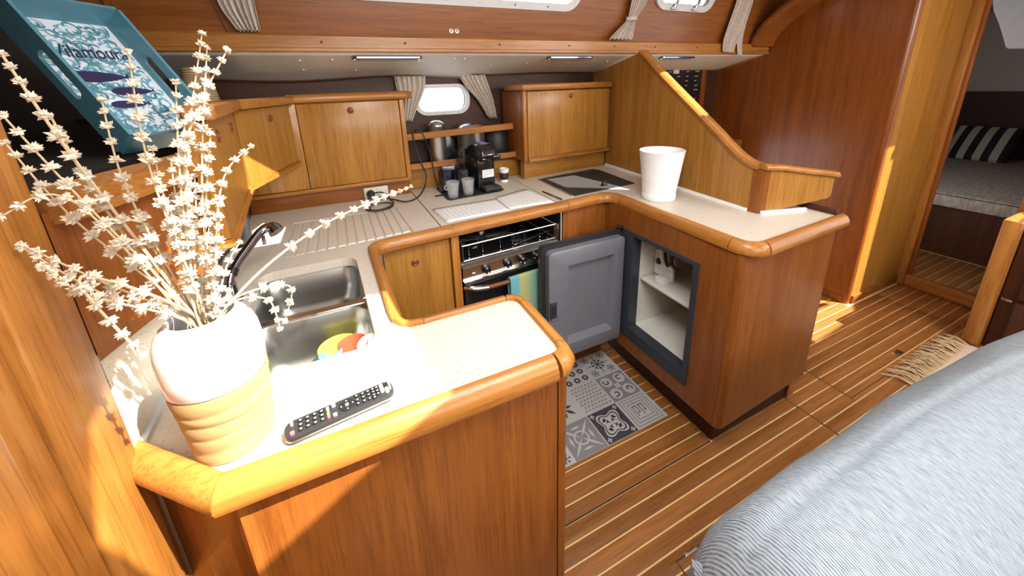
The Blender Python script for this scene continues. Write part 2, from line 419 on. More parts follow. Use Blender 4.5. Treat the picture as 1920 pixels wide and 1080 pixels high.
# ================================================================== the setting
# floor: pale holly base with teak planks standing a hair proud, 51.5 mm pitch
PITCH = 0.0515
floor = struct('floor', box(nb(), -1.3, 6.6, -1.7, 2.3, -0.03, -0.0035), 'holly', 'teak cabin sole with pale holly stripes')
def plank(x0, x1, y0, y1):
    bx('plank', 'plank', floor, x0, x1, y0, y1, -0.0035, 0.0, bev=0.0008)
GAP = 0.0030
k0 = 0.908
rows = [k0 + PITCH * k for k in range(-18, 12)]
def row_planks(y, y2):
    a, b = y + GAP, y2 - GAP
    mid = (y + y2) / 2
    if mid > 0.755 and mid < 1.55: segs = [(0.02, 1.2025)]
    elif mid < 0.5: segs = [(-0.9, 0.7515), (0.7545, 1.6945), (1.6975, 4.28)]
    elif mid < 0.755: segs = [(-0.3, 1.6945), (1.6975, 4.28)]
    else: segs = []
    if 0.62 < mid < 1.03:
        segs = [s for s in segs if s[0] < 1.5]
        if mid < 0.755: segs += [(1.6975, 1.9645)]
        segs += [(1.9675, 3.14), (3.143, 3.47)]
    if 0.755 < mid < 1.03: segs += [(1.765, 1.9645)]
    if 1.03 < mid < 1.45: segs += [(1.765, 2.81)]
    if mid > 0.6 and mid < 1.7: segs += [(3.50, 4.28)]
    for s in segs:
        if s[1] - s[0] > 0.02: plank(s[0], s[1], a, b)
for k in range(len(rows) - 1): row_planks(rows[k], rows[k + 1])
# dark joints of the lifting floor sections
for a in ((0.0, 1.2, 0.7535, 0.7565), (1.6945, 1.6975, 0.52, 0.755), (1.9645, 1.9675, 0.62, 1.03), (1.9675, 3.14, 0.6185, 0.6215), (0.7515, 0.7545, -0.9, 0.5235), (0.7545, 1.6945, 0.5205, 0.5235)):
    bx('floor_joint', 'seam_dark', floor, a[0], a[1], a[2], a[3], -0.0034, 0.0003, bev=0)
bx('floor_margin', 'plank', floor, 1.2025, 1.222, 0.765, 1.45, -0.0035, 0.001)
bx('floor_margin', 'plank', floor, 1.21, 1.76, 0.752, 0.775, -0.0035, 0.001)
lp = bx('lift_plate', 'steel', floor, 2.50, 2.56, 0.655, 0.685, 0.0, 0.002)
bx('lift_slot', 'seam_dark', floor, 2.520, 2.526, 0.660, 0.680, 0.0018, 0.0024, bev=0)
bx('lift_plate', 'steel', floor, 0.79, 0.84, 0.517, 0.527, 0.0, 0.0015)

# overhead coachroof, never in view; openings invented to shape the sun patches
ceil_out = [(-1.35, -1.75), (4.45, -1.75), (4.45, 1.80), (-1.35, 1.80)]
sun_gap_main = [(0.13, 0.22), (0.16, 0.03), (0.236, -0.11), (0.47, -0.225), (0.71, -0.10), (0.64, 0.33), (0.42, 0.42), (0.10, 0.44)]
sun_gap_small = [(0.085, 1.058), (0.148, 0.95), (0.18, 0.876), (0.33, 0.876), (0.33, 1.056), (0.20, 1.205)]
sun_gap_right = [(3.335, 0.475), (3.46, 0.475), (4.09, -0.07), (3.80, -0.22), (3.30, -0.25), (3.34, -0.13), (3.56, -0.05), (3.80, -0.06)]
sun_gap_fore = [(1.62, 0.99), (1.93, 0.76), (1.97, 0.80), (1.92, 1.20), (1.62, 1.20)]
struct('ceiling', prism(nb(), ceil_out, 2.0, 2.04, [sun_gap_main, sun_gap_small, sun_gap_right, sun_gap_fore]), 'vinyl', 'cream coachroof lining with openings shaped for the sun patches', smooth=0)
struct('wall_front', box(nb(), -1.35, 4.45, -1.80, -1.75, -0.03, 2.02), 'cherry_x', 'opposite cabin side in cherry veneer')
struct('wall_far_left', box(nb(), -1.40, -1.35, -1.8, 2.35, -0.03, 2.02), 'walnut_z', 'dark locker end behind the shelf')

# left bulkhead: low panel with a rounded ledge, tall posts nearer
wl = struct('wall_left', prism(nb(), [(-0.372, 0.66), (-0.43, 1.76), (-0.45, 2.2), (-0.50, 2.2), (-0.47, 1.76), (-0.41, 0.66)], 0.0, 1.295), 'cherry_z', 'low cherry bulkhead beside the sink')
bx('post', 'teak_z', wl, -0.42, -0.362, 0.548, 0.655, 0.0, 2.0, bev=0.006)
bx('post', 'teak_z', wl, -0.42, -0.372, 0.500, 0.546, 0.0, 2.0, bev=0.004)
bx('post', 'teak_z', wl, -0.42, -0.364, 0.36, 0.498, 0.0, 2.0, bev=0.006)
bx('post', 'teak_z', wl, -0.42, -0.372, -0.4, 0.358, 0.0, 2.0, bev=0.006)
# beige splash strip against the worktop
obj('splash_strip', prism(nb(), [(-0.366, 0.660), (-0.424, 1.76), (-0.432, 1.76), (-0.374, 0.660)], ZC, 1.085), 'worktop', wl)
obj('sealant', prism(nb(), [(-0.357, 0.672), (-0.415, 1.74), (-0.4245, 1.74), (-0.3665, 0.672)], ZC, ZC + 0.008), 'frame_grey', wl)
obj('angled_panel', prism(nb(), [(-0.366, 0.660), (-0.292, 0.955), (-0.300, 0.965), (-0.372, 0.668)], 1.075, 1.300), 'cherry_z', wl)
ledge = obj('ledge', sweep(nb(), [(-0.297, 0.955), (-0.368, 0.668)], [(-0.03, 1.285), (-0.03, 1.322), (0.0, 1.332), (0.012, 1.326), (0.019, 1.31), (0.016, 1.29), (0.008, 1.282)]), 'teak_y', wl)
# shelf behind the ledge, its shade put into a near-black colour
struct('trim_1', box(nb(), -1.34, -0.40, 0.60, 2.2, 1.285, 1.320), 'shelf_shade', 'shelf behind the ledge, blackened as shade')
struct('trim_2', box(nb(), -1.34, -0.42, 0.56, 0.60, 0.0, 2.0), 'shelf_shade', 'side of the shelf locker, blackened as shade')

struct('wall_shelf_back', box(nb(), -0.80, -0.77, 0.60, 1.76, 1.32, 2.0), 'shelf_shade', 'added back of the open shelf, blackened as shade')  # added board, shuts sun and sky out of the cavity
# hull side (back): dark boarding with an oval portlight
port = rrect(0.405, 0.690, 1.308, 1.442, 0.055)
wb = struct('wall_back', prism(nb(), [(-1.35, 0.85), (2.85, 0.85), (2.85, 1.66), (-1.35, 1.66)], 2.16, 2.20, [port], XZ), 'walnut_x', 'dark stained hull boarding behind the lockers', smooth=0)
win1 = struct('window_1', prism(nb(), rrect(0.386, 0.709, 1.290, 1.460, 0.07), 2.148, 2.165, [rrect(0.408, 0.687, 1.311, 1.439, 0.052)], XZ), 'frame_grey', 'small oval portlight with pale frame', smooth=0.5)
obj('pane', prism(nb(), rrect(0.400, 0.695, 1.304, 1.446, 0.056), 2.172, 2.176, (), XZ), 'pane', win1)
for x, z in ((0.47, 1.451), (0.505, 1.452), (0.62, 1.451), (0.46, 1.299), (0.55, 1.299), (0.64, 1.299)):
    bx('rivet', 'chrome_dark', win1, x - 0.003, x + 0.003, 2.146, 2.149, z - 0.003, z + 0.003, bev=0.001)
bx('head_trim', 'cherry_x', wb, 0.28, 0.93, 2.13, 2.162, 1.505, 1.525)
# boarding below the pot shelf
bx('niche_board', 'honey_x', wb, 0.28, 0.99, 2.02, 2.05, ZC + 0.001, 1.03)

# side deck lining between rail and hull, slightly wavy at the outer edge
def liner(u, v):
    x = -1.34 + 4.15 * u; y = 1.785 + 0.375 * v
    z = 1.598 - 0.09 * v - (0.010 * math.sin(u * 28) + 0.012) * v * v * (1 if u < 0.5 else 0.3)
    return (x, y, z)
cl = struct('ceiling_side_deck', grid(nb(), liner, 70, 8), 'vinyl', 'cream padded lining under the side deck', solid=0.006)
cap = bx('screw_cap', 'white_plastic', cl, 0.0, 0.008, 1.86, 1.868, 1.569, 1.574, bev=0.002)
for x, v in ((-0.12, 0.25), (-0.12, 0.55), (0.10, 0.62), (0.09, 0.2), (0.38, 0.3), (0.55, 0.2), (0.60, 0.2), (0.78, 0.5), (0.98, 0.4), (1.25, 0.4), (1.52, 0.35)):
    q = liner((x + 1.34) / 4.15, v); copy_into(cap, cl, (q[0], q[1], q[2] - 0.007))

# long fiddle rail under the coachroof windows
rail = struct('trim_3', sweep(nb(), [(-0.70, 1.800), (2.815, 1.800)], [(0.0, 1.598), (0.0, 1.662), (0.018, 1.662), (0.026, 1.655), (0.026, 1.612), (0.031, 1.609), (0.031, 1.598), (0.026, 1.594)]), 'teak_x', 'long varnished fiddle rail along the cabin side')
for x in (-0.03, 0.30, 0.75, 1.15, 1.45, 1.75, 2.1): bx('dowel', 'walnut_x', rail, x, x + 0.009, 1.7733, 1.7748, 1.628, 1.637, bev=0.0006)

# coachroof side with long window and small opening port
def cs(u, v, q): return (u, 1.805 - 0.16 * (v - 1.66) + q, v)
wlong = rrect(-0.03, 1.20, 1.825, 1.992, 0.08); wport = rrect(1.745, 2.165, 1.860, 1.992, 0.065)
wu = struct('wall_upper', prism(nb(), [(-1.35, 1.655), (2.85, 1.655), (2.85, 2.05), (-1.35, 2.05)], 0.0, 0.03, [wlong, wport], cs), 'cherry_x', 'cherry coachroof side above the rail', smooth=0)
win2 = struct('window_2', prism(nb(), rrect(-0.055, 1.225, 1.796, 2.03, 0.10), -0.008, 0.004, [rrect(-0.025, 1.195, 1.830, 1.99, 0.075)], cs), 'frame_grey', 'long coachroof window in a pale frame', smooth=0.5)
obj('pane', prism(nb(), rrect(-0.04, 1.21, 1.815, 1.998, 0.085), 0.012, 0.016, (), cs), 'pane', win2)
for x in (0.13, 0.33, 0.50, 0.66, 0.84, 1.02): obj('screw', prism(nb(), rrect(x, x + 0.008, 1.809, 1.817, 0.003, 2), -0.010, -0.007, (), cs), 'chrome_dark', win2)
win3 = struct('window_3', prism(nb(), rrect(1.715, 2.195, 1.832, 2.02, 0.09), -0.014, 0.004, [rrect(1.752, 2.158, 1.866, 1.99, 0.06)], cs), 'frame_grey', 'small opening port beside the long window', smooth=0.5)
obj('seal', prism(nb(), rrect(1.745, 2.165, 1.860, 1.993, 0.064), -0.004, 0.002, [rrect(1.756, 2.154, 1.871, 1.985, 0.056)], cs), 'black_rubber', win3)
obj('pane', prism(nb(), rrect(1.75, 2.16, 1.862, 1.992, 0.062), 0.012, 0.016, (), cs), 'pane', win3)
for x in (1.86, 2.03):
    b = nb(); tube(b, [cs(x, 1.848, -0.02), cs(x + 0.01, 1.872, -0.03), cs(x + 0.03, 1.922, -0.022)], [0.010, 0.007, 0.008], 8)
    la = obj('latch', b, 'chrome_dark', win3)
    bx('latch_foot', 'frame_grey', la, x - 0.022, x + 0.022, 1.745, 1.775, 1.836, 1.850)
for x in (0.525, 0.552):
    b = nb(); lathe(b, [(0.0, 0.0), (0.004, 0.0), (0.004, 0.003), (0.0095, 0.003), (0.0095, 0.0), (0.011, 0.004), (0.009, 0.006)], (0, 0, 0), 16, cap=False)
    b.transform(Matrix.Translation((x, 1.802, 1.692)) @ Matrix.Rotation(PI / 2, 4, 'X')); obj('stud', b, 'white_gloss', wu)
# overhead beam dividing the panelling at the left
obj('panel_batten', prism(nb(), [(-0.335, 1.66), (-0.325, 1.66), (-0.40, 2.02), (-0.42, 2.02)], -0.012, 0.0, (), cs), 'cherry_z', wu)
obj('panel_batten', prism(nb(), [(-0.62, 1.66), (-0.60, 1.66), (-0.74, 2.02), (-0.77, 2.02)], -0.012, 0.0, (), cs), 'cherry_z', wu)

# dark bulkhead at the right end with its rounded corner, then the golden passage side
arc = [(2.845 - 0.025 * math.cos(t), 1.055 - 0.025 * math.sin(t)) for t in [PI / 2 * i / 8 for i in range(9)]]
wr = struct('wall_right', prism(nb(), [(2.82, 1.83)] + arc + [(2.852, 1.03), (2.852, 1.06), (2.86, 1.07), (2.86, 1.83)], 0.0, 2.02), 'mahogany_z', 'dark red mahogany bulkhead beyond the chart table')
bx('outboard_panel', 'mahogany_z', wr, 2.82, 2.86, 1.8305, 2.3, 0.0, 1.65, bev=0)
bx('baseboard', 'mahogany_z', wr, 2.812, 2.82, 1.06, 2.25, 0.0, 0.045)
wp = struct('wall_passage', box(nb(), 2.8525, 3.47, 1.03, 1.06, 0.0, 2.02), 'honey_z', 'golden veneer side of the passage')
bx('baseboard', 'cherry_x', wp, 2.86, 3.44, 1.018, 1.03, 0.0, 0.055, bev=0.003)
b = nb()
pth = [(2.80, 1.795, 1.655), (2.80, 1.78, 1.70), (2.80, 1.74, 1.765), (2.80, 1.67, 1.83), (2.80, 1.58, 1.89), (2.80, 1.44, 1.95), (2.80, 1.30, 1.99)]
sp = smooth_path(pth, 6)
loops = []
for i, p in enumerate(sp):
    t = (sp[min(i + 1, len(sp) - 1)] - sp[max(i - 1, 0)]).normalized(); nn = Vector((1, 0, 0)).cross(t)
    loops.append([p + nn * a + Vector((c, 0, 0)) for a, c in ((0.0, 0.02), (0.0, -0.17), (0.022, -0.178), (0.044, -0.17), (0.044, 0.02))])
loft(b, loops, True, True); obj('deck_beam', b, 'cherry_y', wr)

# doorway to the aft cabin
wd = struct('door_1', box(nb(), 3.435, 3.485, 0.985, 1.031, 0.0, 2.0, 0.006), 'teak_z', 'varnished doorway to the aft cabin')
bx('sill', 'teak_y', wd, 3.43, 3.48, 0.60, 0.985, 0.0, 0.085, bev=0.01)
bx('jamb_stop', 'cherry_z', wd, 3.455, 3.475, 0.965, 0.985, 0.085, 2.0, bev=0.003)
bx('jamb', 'teak_z', wd, 3.38, 3.48, 0.572, 0.612, 0.0, 2.0, bev=0.006)
for z in (0.30, 0.27): bx('hinge', 'steel', wd, 3.37, 3.39, 0.600, 0.614, z, z + 0.018, bev=0.002)
struct('wall_aft_inner', box(nb(), 3.49, 6.6, 0.52, 0.57, 0.0, 2.05), 'walnut_x', 'dark inner side of the aft cabin')
# step locker right of the doorway
st = thing('step_locker', 'brown step locker with round knob beside the doorway', 'locker', (3.15, 0.3, 0))
bx('carcass', 'walnut_z', st, 2.99, 3.36, -0.35, 0.50, 0.0, 0.68, bev=0.004)
bx('corner_post', 'teak_z', st, 2.945, 3.375, 0.505, 0.568, 0.0, 0.72, bev=0.012)
bx('drawer', 'walnut_z', st, 2.972, 2.995, -0.2, 0.445, 0.32, 0.67, bev=0.004)
dr = bx('drawer', 'walnut_z', st, 2.972, 2.995, -0.2, 0.445, 0.06, 0.30, bev=0.004)
b = nb(); lathe(b, [(0, 0), (0.006, 0.0), (0.006, 0.010), (0.016, 0.014), (0.016, 0.020), (0.0, 0.024)], (0, 0, 0), 16)
b.transform(Matrix.Translation((2.972, 0.36, 0.37)) @ Matrix.Rotation(-PI / 2, 4, 'Y')); obj('knob', b, 'steel', st)
bx('plate', 'steel', st, 2.962, 2.974, 0.455, 0.49, 0.30, 0.312, bev=0.002)

# aft cabin: berth, pillow, hull lining
struct('wall_aft', box(nb(), 6.60, 6.65, -1.0, 2.6, 0.0, 2.05), 'vinyl', 'cream lining of the aft cabin')
struct('trim_4', box(nb(), 6.50, 6.598, -1.0, 2.6, 0.4, 1.21), 'walnut_x', 'dark wood side of the aft cabin')
struct('wall_aft_side', box(nb(), 3.50, 6.6, 2.3, 2.35, 0.0, 2.05), 'walnut_x', 'dark side of the aft cabin')
struct('ceiling_aft', box(nb(), 3.5, 6.65, 0.40, 2.6, 2.05, 2.08), 'vinyl', 'cream aft cabin deckhead')
bt = thing('berth', 'dark wooden berth with pale mattress beyond the doorway', 'berth', (5.3, 1.0, 0))
bx('berth_front', 'walnut_z', bt, 4.30, 4.33, 0.575, 2.29, 0.0, 0.395)
bx('berth_base', 'walnut_x', bt, 4.33, 6.49, 0.575, 2.29, 0.36, 0.395)
ma = bx('mattress', 'bed_stripe', bt, 4.27, 6.49, 0.575, 2.28, 0.40, 0.515, bev=0.02)
bx('piping', 'pillow_dark', ma, 4.267, 4.272, 0.58, 2.26, 0.497, 0.501, bev=0)
pt = thing('striped_pillow', 'black and cream striped pillow on the aft berth', 'pillow', (6.25, 1.5, 0.515))
def pil(u, v, s):
    y = 1.74 - 0.46 * u; z = 0.515 + 0.33 * v; e = (max(0, 1 - abs(2 * u - 1) ** 3)) ** 0.5 * (max(0, 1 - abs(2 * v - 1) ** 3)) ** 0.5
    return (6.20 + 0.30 * (v - 0.3) + s * 0.07 * e - 0.02, y, z)
for k in range(8):
    b = nb(); u0, u1 = k / 8, (k + 1) / 8
    for s in (-1, 1): grid(b, lambda u, v: pil(u0 + (u1 - u0) * u, v, s), 4, 12)
    bmesh.ops.remove_doubles(b, verts=list(b.verts), dist=1e-5); bmesh.ops.recalc_face_normals(b, faces=list(b.faces))
    obj('stripe', b, 'pillow_dark' if k % 2 else 'pillow_cream', pt)
b = nb(); prism(b, [(1.312, 2.04), (1.264, 1.868), (1.217, 1.768), (1.176, 1.670), (1.150, 1.60), (1.132, 1.584), (0.90, 1.57), (0.90, 2.04)], 4.6, 4.72, (), YZ)
tag(obj('deck_moulding', b, 'white_gloss', None, bev=0.012), 'glossy white moulded deck support in the aft cabin', 'moulding')

# ================================================================== worktop
wt = thing('worktop', 'beige speckled U-shaped galley worktop with rounded wooden nosing', 'worktop', (0.6, 1.3, 0.87))
C1 = [(0.322, 0.549), (0.335, 0.552), (0.344, 0.560), (0.347, 0.575)]
C2 = [(0.347, 0.745), (0.345, 0.760), (0.337, 0.772), (0.322, 0.777)]
C3 = [(0.110, 0.778), (0.080, 0.782), (0.057, 0.796), (0.042, 0.820), (0.037, 0.860)]
C4 = [(0.022, 1.270), (0.024, 1.300), (0.036, 1.324), (0.058, 1.339), (0.090, 1.346)]
C5 = [(1.090, 1.430), (1.130, 1.428), (1.162, 1.412), (1.182, 1.382), (1.188, 1.340)]
C6 = [(1.177, 0.760), (1.178, 0.735), (1.186, 0.714), (1.202, 0.701), (1.225, 0.697)]
W0, W1 = (-0.370, 0.678), (-0.227, 0.549)
JA = (0.305, 1.3665); JB = (0.866, 1.4085)
E0 = (1.742, 0.720)
def shr(pts): return [(p[0] - 0.048 * (p[1] - 0.757), p[1]) for p in pts]
basin_hole = shr(rrect(-0.271, 0.004, 0.757, 1.264, 0.045))
drain = [(-0.245, 1.362), (0.10, 1.375), (0.196, 1.385), (0.175, 1.738), (-0.055, 1.742), (-0.245, 1.742)]
slabL = [W0, W1] + C1 + C2 + C3 + C4 + [(JA[0] - 0.003, JA[1]), (0.287, 2.04), (-0.438, 2.04), (-0.424, 1.76)]
slabM = [(JA[0] + 0.003, JA[1]), (JB[0] - 0.003, JB[1]), (0.880, 2.04), (0.293, 2.04)]
slabR = [(JB[0] + 0.003, JB[1])] + C5 + C6 + [E0, (1.765, 0.90), (1.80, 1.0), (1.66, 1.0), (1.66, 2.10), (0.886, 2.10)]
obj('slab', prism(nb(), slabL, 0.876, ZC, [basin_hole, drain]), 'worktop', wt, smooth=0)
obj('stove_lid', prism(nb(), slabM, 0.880, ZC), 'worktop', wt, smooth=0)
obj('slab', prism(nb(), slabR, 0.876, ZC), 'worktop', wt, smooth=0)
for a, c in ((JA, (0.290, 2.04)), (JB, (0.883, 2.04))):
    obj('joint', prism(nb(), [(a[0] - 0.003, a[1]), (a[0] + 0.003, a[1]), (c[0] + 0.003, c[1]), (c[0] - 0.003, c[1])], 0.88, ZC - 0.0012), 'joint_brown', wt)
# draining ribs, proud of their shallow tray
obj('drainer_tray', prism(nb(), [(p[0], p[1]) for p in drain], 0.880, ZC - 0.0045), 'worktop', wt, smooth=0)
nr = 13
for k in range(nr):
    xa = -0.240 + k * 0.0332; xb = xa + 0.0275
    def fy(x): return 1.364 + 0.042 * (x + 0.245) / 0.44
    sl = -0.012 * (k / nr)
    b = nb(); bt_ = [(xa, fy(xa), 0), (xb, fy(xb), 0), (xb + sl, 1.735, 0), (xa + sl, 1.735, 0)]
    cx = sum(p[0] for p in bt_) / 4; cy = sum(p[1] for p in bt_) / 4
    lo = [(p[0], p[1], ZC - 0.0048) for p in bt_]; hi = [(p[0] + (cx - p[0]) * 0.16, p[1] + (cy - p[1]) * 0.012, ZC - 0.0003) for p in bt_]
    loft(b, [lo, hi], True, True); obj('drainer_rib', b, 'worktop', wt, smooth=0)
NOSE = [(0.0, 0.872), (0.0, 0.9135), (0.003, 0.9160), (0.010, 0.9160), (0.020, 0.9115), (0.028, 0.9030), (0.033, 0.8920), (0.0345, 0.8800), (0.032, 0.8722), (0.022, 0.8700)]
for path, mt in (([W0, W1], 'teak_x'), ([W1, C1[0]], 'teak_x'), (C1, 'teak_z'), ([C1[-1], C2[0]], 'teak_y'), (C2, 'teak_y'), ([C2[-1], C3[0]], 'teak_x'), (C3, 'teak_y'),
                 ([C3[-1], C4[0]], 'teak_y'), (C4, 'teak_x'), ([C4[-1], (0.341, 1.3695)], 'teak_x'), ([(0.341, 1.3695), (0.905, 1.4115)], 'teak_x'), ([(0.905, 1.4115), C5[0]], 'teak_x'), (C5, 'teak_y'),
                 ([C5[-1], C6[0]], 'teak_y'), (C6, 'teak_y'), ([C6[-1], E0], 'teak_x')):
    side = None
    if path[0] == W0: side = {1: (-0.384, -1.0)}
    if path[0] == W1: side = {0: (-0.384, -1.0)}
    obj('nosing', sweep(nb(), path, NOSE, side), mt, wt, smooth=0.9)
bx('end_fiddle', 'walnut_z', wt, 1.726, 1.742, 0.728, 0.875, ZC - 0.002, ZC + 0.024, bev=0.003)
b = nb(); tube(b, [(0.897, 1.615, ZC + 0.003), (0.902, 1.50, ZC + 0.004), (0.905, 1.44, ZC + 0.004)], [0.004, 0.006, 0.005], 8)
obj('lid_clasp', b, 'chrome_dark', wt)
bx('finger_hole', 'cup_brown', wt, 0.385, 0.425, 1.815, 1.842, ZC - 0.001, ZC + 0.0006, bev=0.0003)

# sink
sk = thing('double_sink', 'stainless steel double sink let into the worktop', 'sink', (-0.14, 1.0, 0.74))
ZS = 0.8755
def basin(r0, depth):
    x0, x1, y0, y1 = r0
    lv = [(-0.012, 0.0, 0.05), (0.0, 0.0, 0.045), (0.003, -0.005, 0.045), (0.008, -depth * 0.5, 0.05), (0.014, -depth + 0.03, 0.055), (0.024, -depth + 0.008, 0.055), (0.045, -depth, 0.05)]
    b = nb(); loft(b, [[(p[0], p[1], ZS + dz) for p in shr(rrect(x0 + i, x1 - i, y0 + i, y1 - i, r))] for i, dz, r in lv], False, True)
    return b
b1 = obj('basin', basin((-0.272, 0.005, 1.022, 1.265), 0.13), 'steel_sink', sk, smooth=0.9)
b2 = obj('basin', basin((-0.272, 0.005, 0.756, 0.992), 0.13), 'steel_sink', sk, smooth=0.9)
for b_, c in ((b1, (-0.16, 1.14)), (b2, (-0.134, 0.872))):
    obj('drain', lathe(nb(), [(0.0, 0.001), (0.012, 0.001), (0.022, 0.003), (0.028, 0.0025), (0.030, 0.0)], (c[0], c[1], ZS - 0.130), 24), 'chrome_dark', b_)
obj('bridge', prism(nb(), shr([(-0.272, 0.994), (0.005, 0.994), (0.005, 1.020), (-0.272, 1.020)]), ZS - 0.012, ZS + 0.002), 'steel', sk, bev=0.004)
t = thing('yellow_bowl', 'lime yellow plastic bowl added for the yellow reflection in the sink', 'bowl', (-0.085, 0.90, ZS - 0.129))  # bowl added to stand for the yellow reflection in the basin
obj('bowl_wall', lathe(nb(), [(0.0, 0.0), (0.030, 0.0), (0.034, 0.006), (0.048, 0.082), (0.046, 0.082), (0.031, 0.010), (0.0, 0.006)], (-0.085, 0.90, ZS - 0.129), 32, cap=False), 'sponge_yellow', t, smooth=0.9)
t = thing('red_beaker', 'red plastic beaker in the corner of the sink', 'beaker', (-0.048, 0.815, ZS - 0.129))
obj('beaker_wall', lathe(nb(), [(0.0, 0.0), (0.024, 0.0), (0.025, 0.004), (0.034, 0.138), (0.032, 0.138), (0.023, 0.008), (0.0, 0.006)], (-0.048, 0.815, ZS - 0.129), 28, cap=False), 'sponge_red', t, smooth=0.9)
t = thing('white_saucer', 'small white saucer leaning on the red beaker', 'saucer', (-0.006, 0.800, ZS - 0.03))
b = nb(); lathe(b, [(0.0, 0.0), (0.014, 0.0), (0.026, 0.005), (0.028, 0.008), (0.024, 0.008), (0.014, 0.003), (0.0, 0.003)], (0, 0, 0), 28)
b.transform(Matrix.Translation((-0.012, 0.800, ZS - 0.004)) @ Matrix.Rotation(0.45, 4, 'X')); obj('saucer_disc', b, 'white_gloss', t)
def dcl(u, v):
    a = (u - 0.5) * 1.6; r = 0.030 - 0.004 * math.sin(5 * v * PI)
    return (-0.094 + r * math.sin(a) * 1.1, 0.800 - 0.014 * math.cos(a) + 0.004 * math.sin(9 * u), ZS - 0.128 + 0.142 * v + 0.004 * math.sin(7 * u) * v)
b = nb(); grid(b, dcl, 16, 8); tag(obj('dishcloth', b, 'sponge_blue', None, solid=0.008), 'sky blue dishcloth standing against the sink side', 'cloth')

# tap
tp = thing('mixer_tap', 'dark chrome mixer tap with long slanted spout', 'tap', (-0.335, 1.12, ZC))
obj('base', lathe(nb(), [(0.026, 0.0), (0.026, 0.008), (0.020, 0.012), (0.018, 0.05), (0.014, 0.055)], (-0.335, 1.12, ZC), 24), 'chrome_dark', tp)
sps = smooth_path([(-0.335, 1.12, ZC + 0.045), (-0.326, 1.15, ZC + 0.075), (-0.290, 1.22, ZC + 0.115), (-0.262, 1.262, ZC + 0.140), (-0.238, 1.27, ZC + 0.142), (-0.225, 1.262, ZC + 0.128)], 6)
obj('spout', tube(nb(), sps, [0.0125] * 18 + [0.0125 + 0.0009 * i for i in range(13)], 14), 'chrome_dark', tp, smooth=0.9)
obj('collar', tube(nb(), [(-0.329, 1.14, ZC + 0.066), (-0.3245, 1.153, ZC + 0.0775)], 0.0145, 14), 'black_gloss', tp)
obj('lever', tube(nb(), smooth_path([(-0.335, 1.12, ZC + 0.05), (-0.36, 1.18, ZC + 0.085), (-0.352, 1.26, ZC + 0.095), (-0.29, 1.275, ZC + 0.10)], 5), 0.006, 8), 'chrome_dark', tp)
obj('spray_trigger', tube(nb(), [(-0.262, 1.255, ZC + 0.125), (-0.262, 1.252, ZC + 0.098)], 0.005, 8), 'chrome_dark', tp)
obj('gap_shade_body', lathe(nb(), [(0.0, 0), (0.017, 0.0), (0.018, 0.006), (0.018, 0.10), (0.012, 0.118), (0.008, 0.13), (0.0, 0.13)], (-0.375, 1.56, ZC), 18), 'black_rubber', None).name = 'gap_shade'  # black bottle shape added in place of a shaded gap
tag(bpy.data.objects['gap_shade'], 'slim black bottle shape standing in for the shaded gap at the worktop corner', 'bottle')

# ================================================================== base cabinets
sc1 = thing('sink_cabinet', 'cherry sink cabinet end with mitred corner facing the saloon', 'cabinet', (0.0, 0.66, 0.0))
bx('front_panel', 'cherry_z', sc1, -0.225, 0.335, 0.545, 0.562, 0.0, 0.875, bev=0.003)
obj('mitre_panel', prism(nb(), [(-0.371, 0.684), (-0.236, 0.560), (-0.228, 0.570), (-0.363, 0.694)], 0.0, 0.873), 'cherry_z', sc1)
obj('corner_post', prism(nb(), [(-0.2355, 0.5595), (-0.224, 0.5435), (-0.213, 0.5445), (-0.213, 0.570), (-0.228, 0.572)], 0.0, 0.872), 'cherry_z', sc1)
obj('corner_post', prism(nb(), [(0.337, 0.545)] + [(0.345 + 0.021 * math.sin(t), 0.566 - 0.021 * math.cos(t)) for t in [PI / 2 * i / 5 for i in range(6)]] + [(0.366, 0.60), (0.337, 0.60)], 0.0, 0.8695), 'cherry_z', sc1, smooth=0.9)
bx('end_panel', 'cherry_z', sc1, 0.348, 0.364, 0.601, 0.775, 0.0, 0.868, bev=0.002)
bx('rear_panel', 'cherry_z', sc1, 0.05, 0.346, 0.765, 0.783, 0.0, 0.868, bev=0.002)
bx('inner_side_panel', 'honey_z', sc1, 0.03, 0.048, 0.79, 1.33, 0.0, 0.868, bev=0.002)

# back run: everything turned a little, as the worktop front runs
A_B = math.atan2(0.0705, 1.0); OB = (0.05, 1.342, 0)
def loc2w(s, n, z):
    return Vector((OB[0] + s * math.cos(A_B) - n * math.sin(A_B), OB[1] + s * math.sin(A_B) + n * math.cos(A_B), z))
def tb(b):      # turn a bmesh built in run coordinates (s, n, z) into the world
    for v in b.verts: v.co = loc2w(*v.co)
    return b
def bb(name, mat, parent, s0, s1, n0, n1, z0, z1, bev=0.002, **kw):
    return obj(name, tb(box(nb(), s0, s1, n0, n1, z0, z1, bev)), mat, parent, **kw)
def knob(parent, pos, nrm, mat='handle_wood', r=0.013):
    b = nb(); lathe(b, [(r * 1.15, 0.0), (r * 1.15, 0.003), (r * 0.80, 0.005), (r * 0.62, 0.0035), (r * 0.40, 0.0045), (r * 0.30, 0.007), (0.0, 0.008)], (0, 0, 0), 20)
    q = Vector(nrm).to_track_quat('Z', 'Y').to_matrix().to_4x4()
    b.transform(Matrix.Translation(Vector(pos)) @ q); return obj('knob', b, mat, parent)
NB = (math.sin(A_B), -math.cos(A_B), 0)
lk = thing('locker_cabinet', 'narrow honey veneer locker between sink and stove', 'cabinet', tuple(loc2w(0.15, 0.2, 0)))
bb('carcass', 'honey_z', lk, 0.02, 0.315, 0.022, 0.45, 0.0, 0.865)
ld = bb('door', 'honey_z', lk, 0.024, 0.278, 0.004, 0.022, 0.14, 0.855)
knob(ld, loc2w(0.135, 0.004, 0.790), NB)
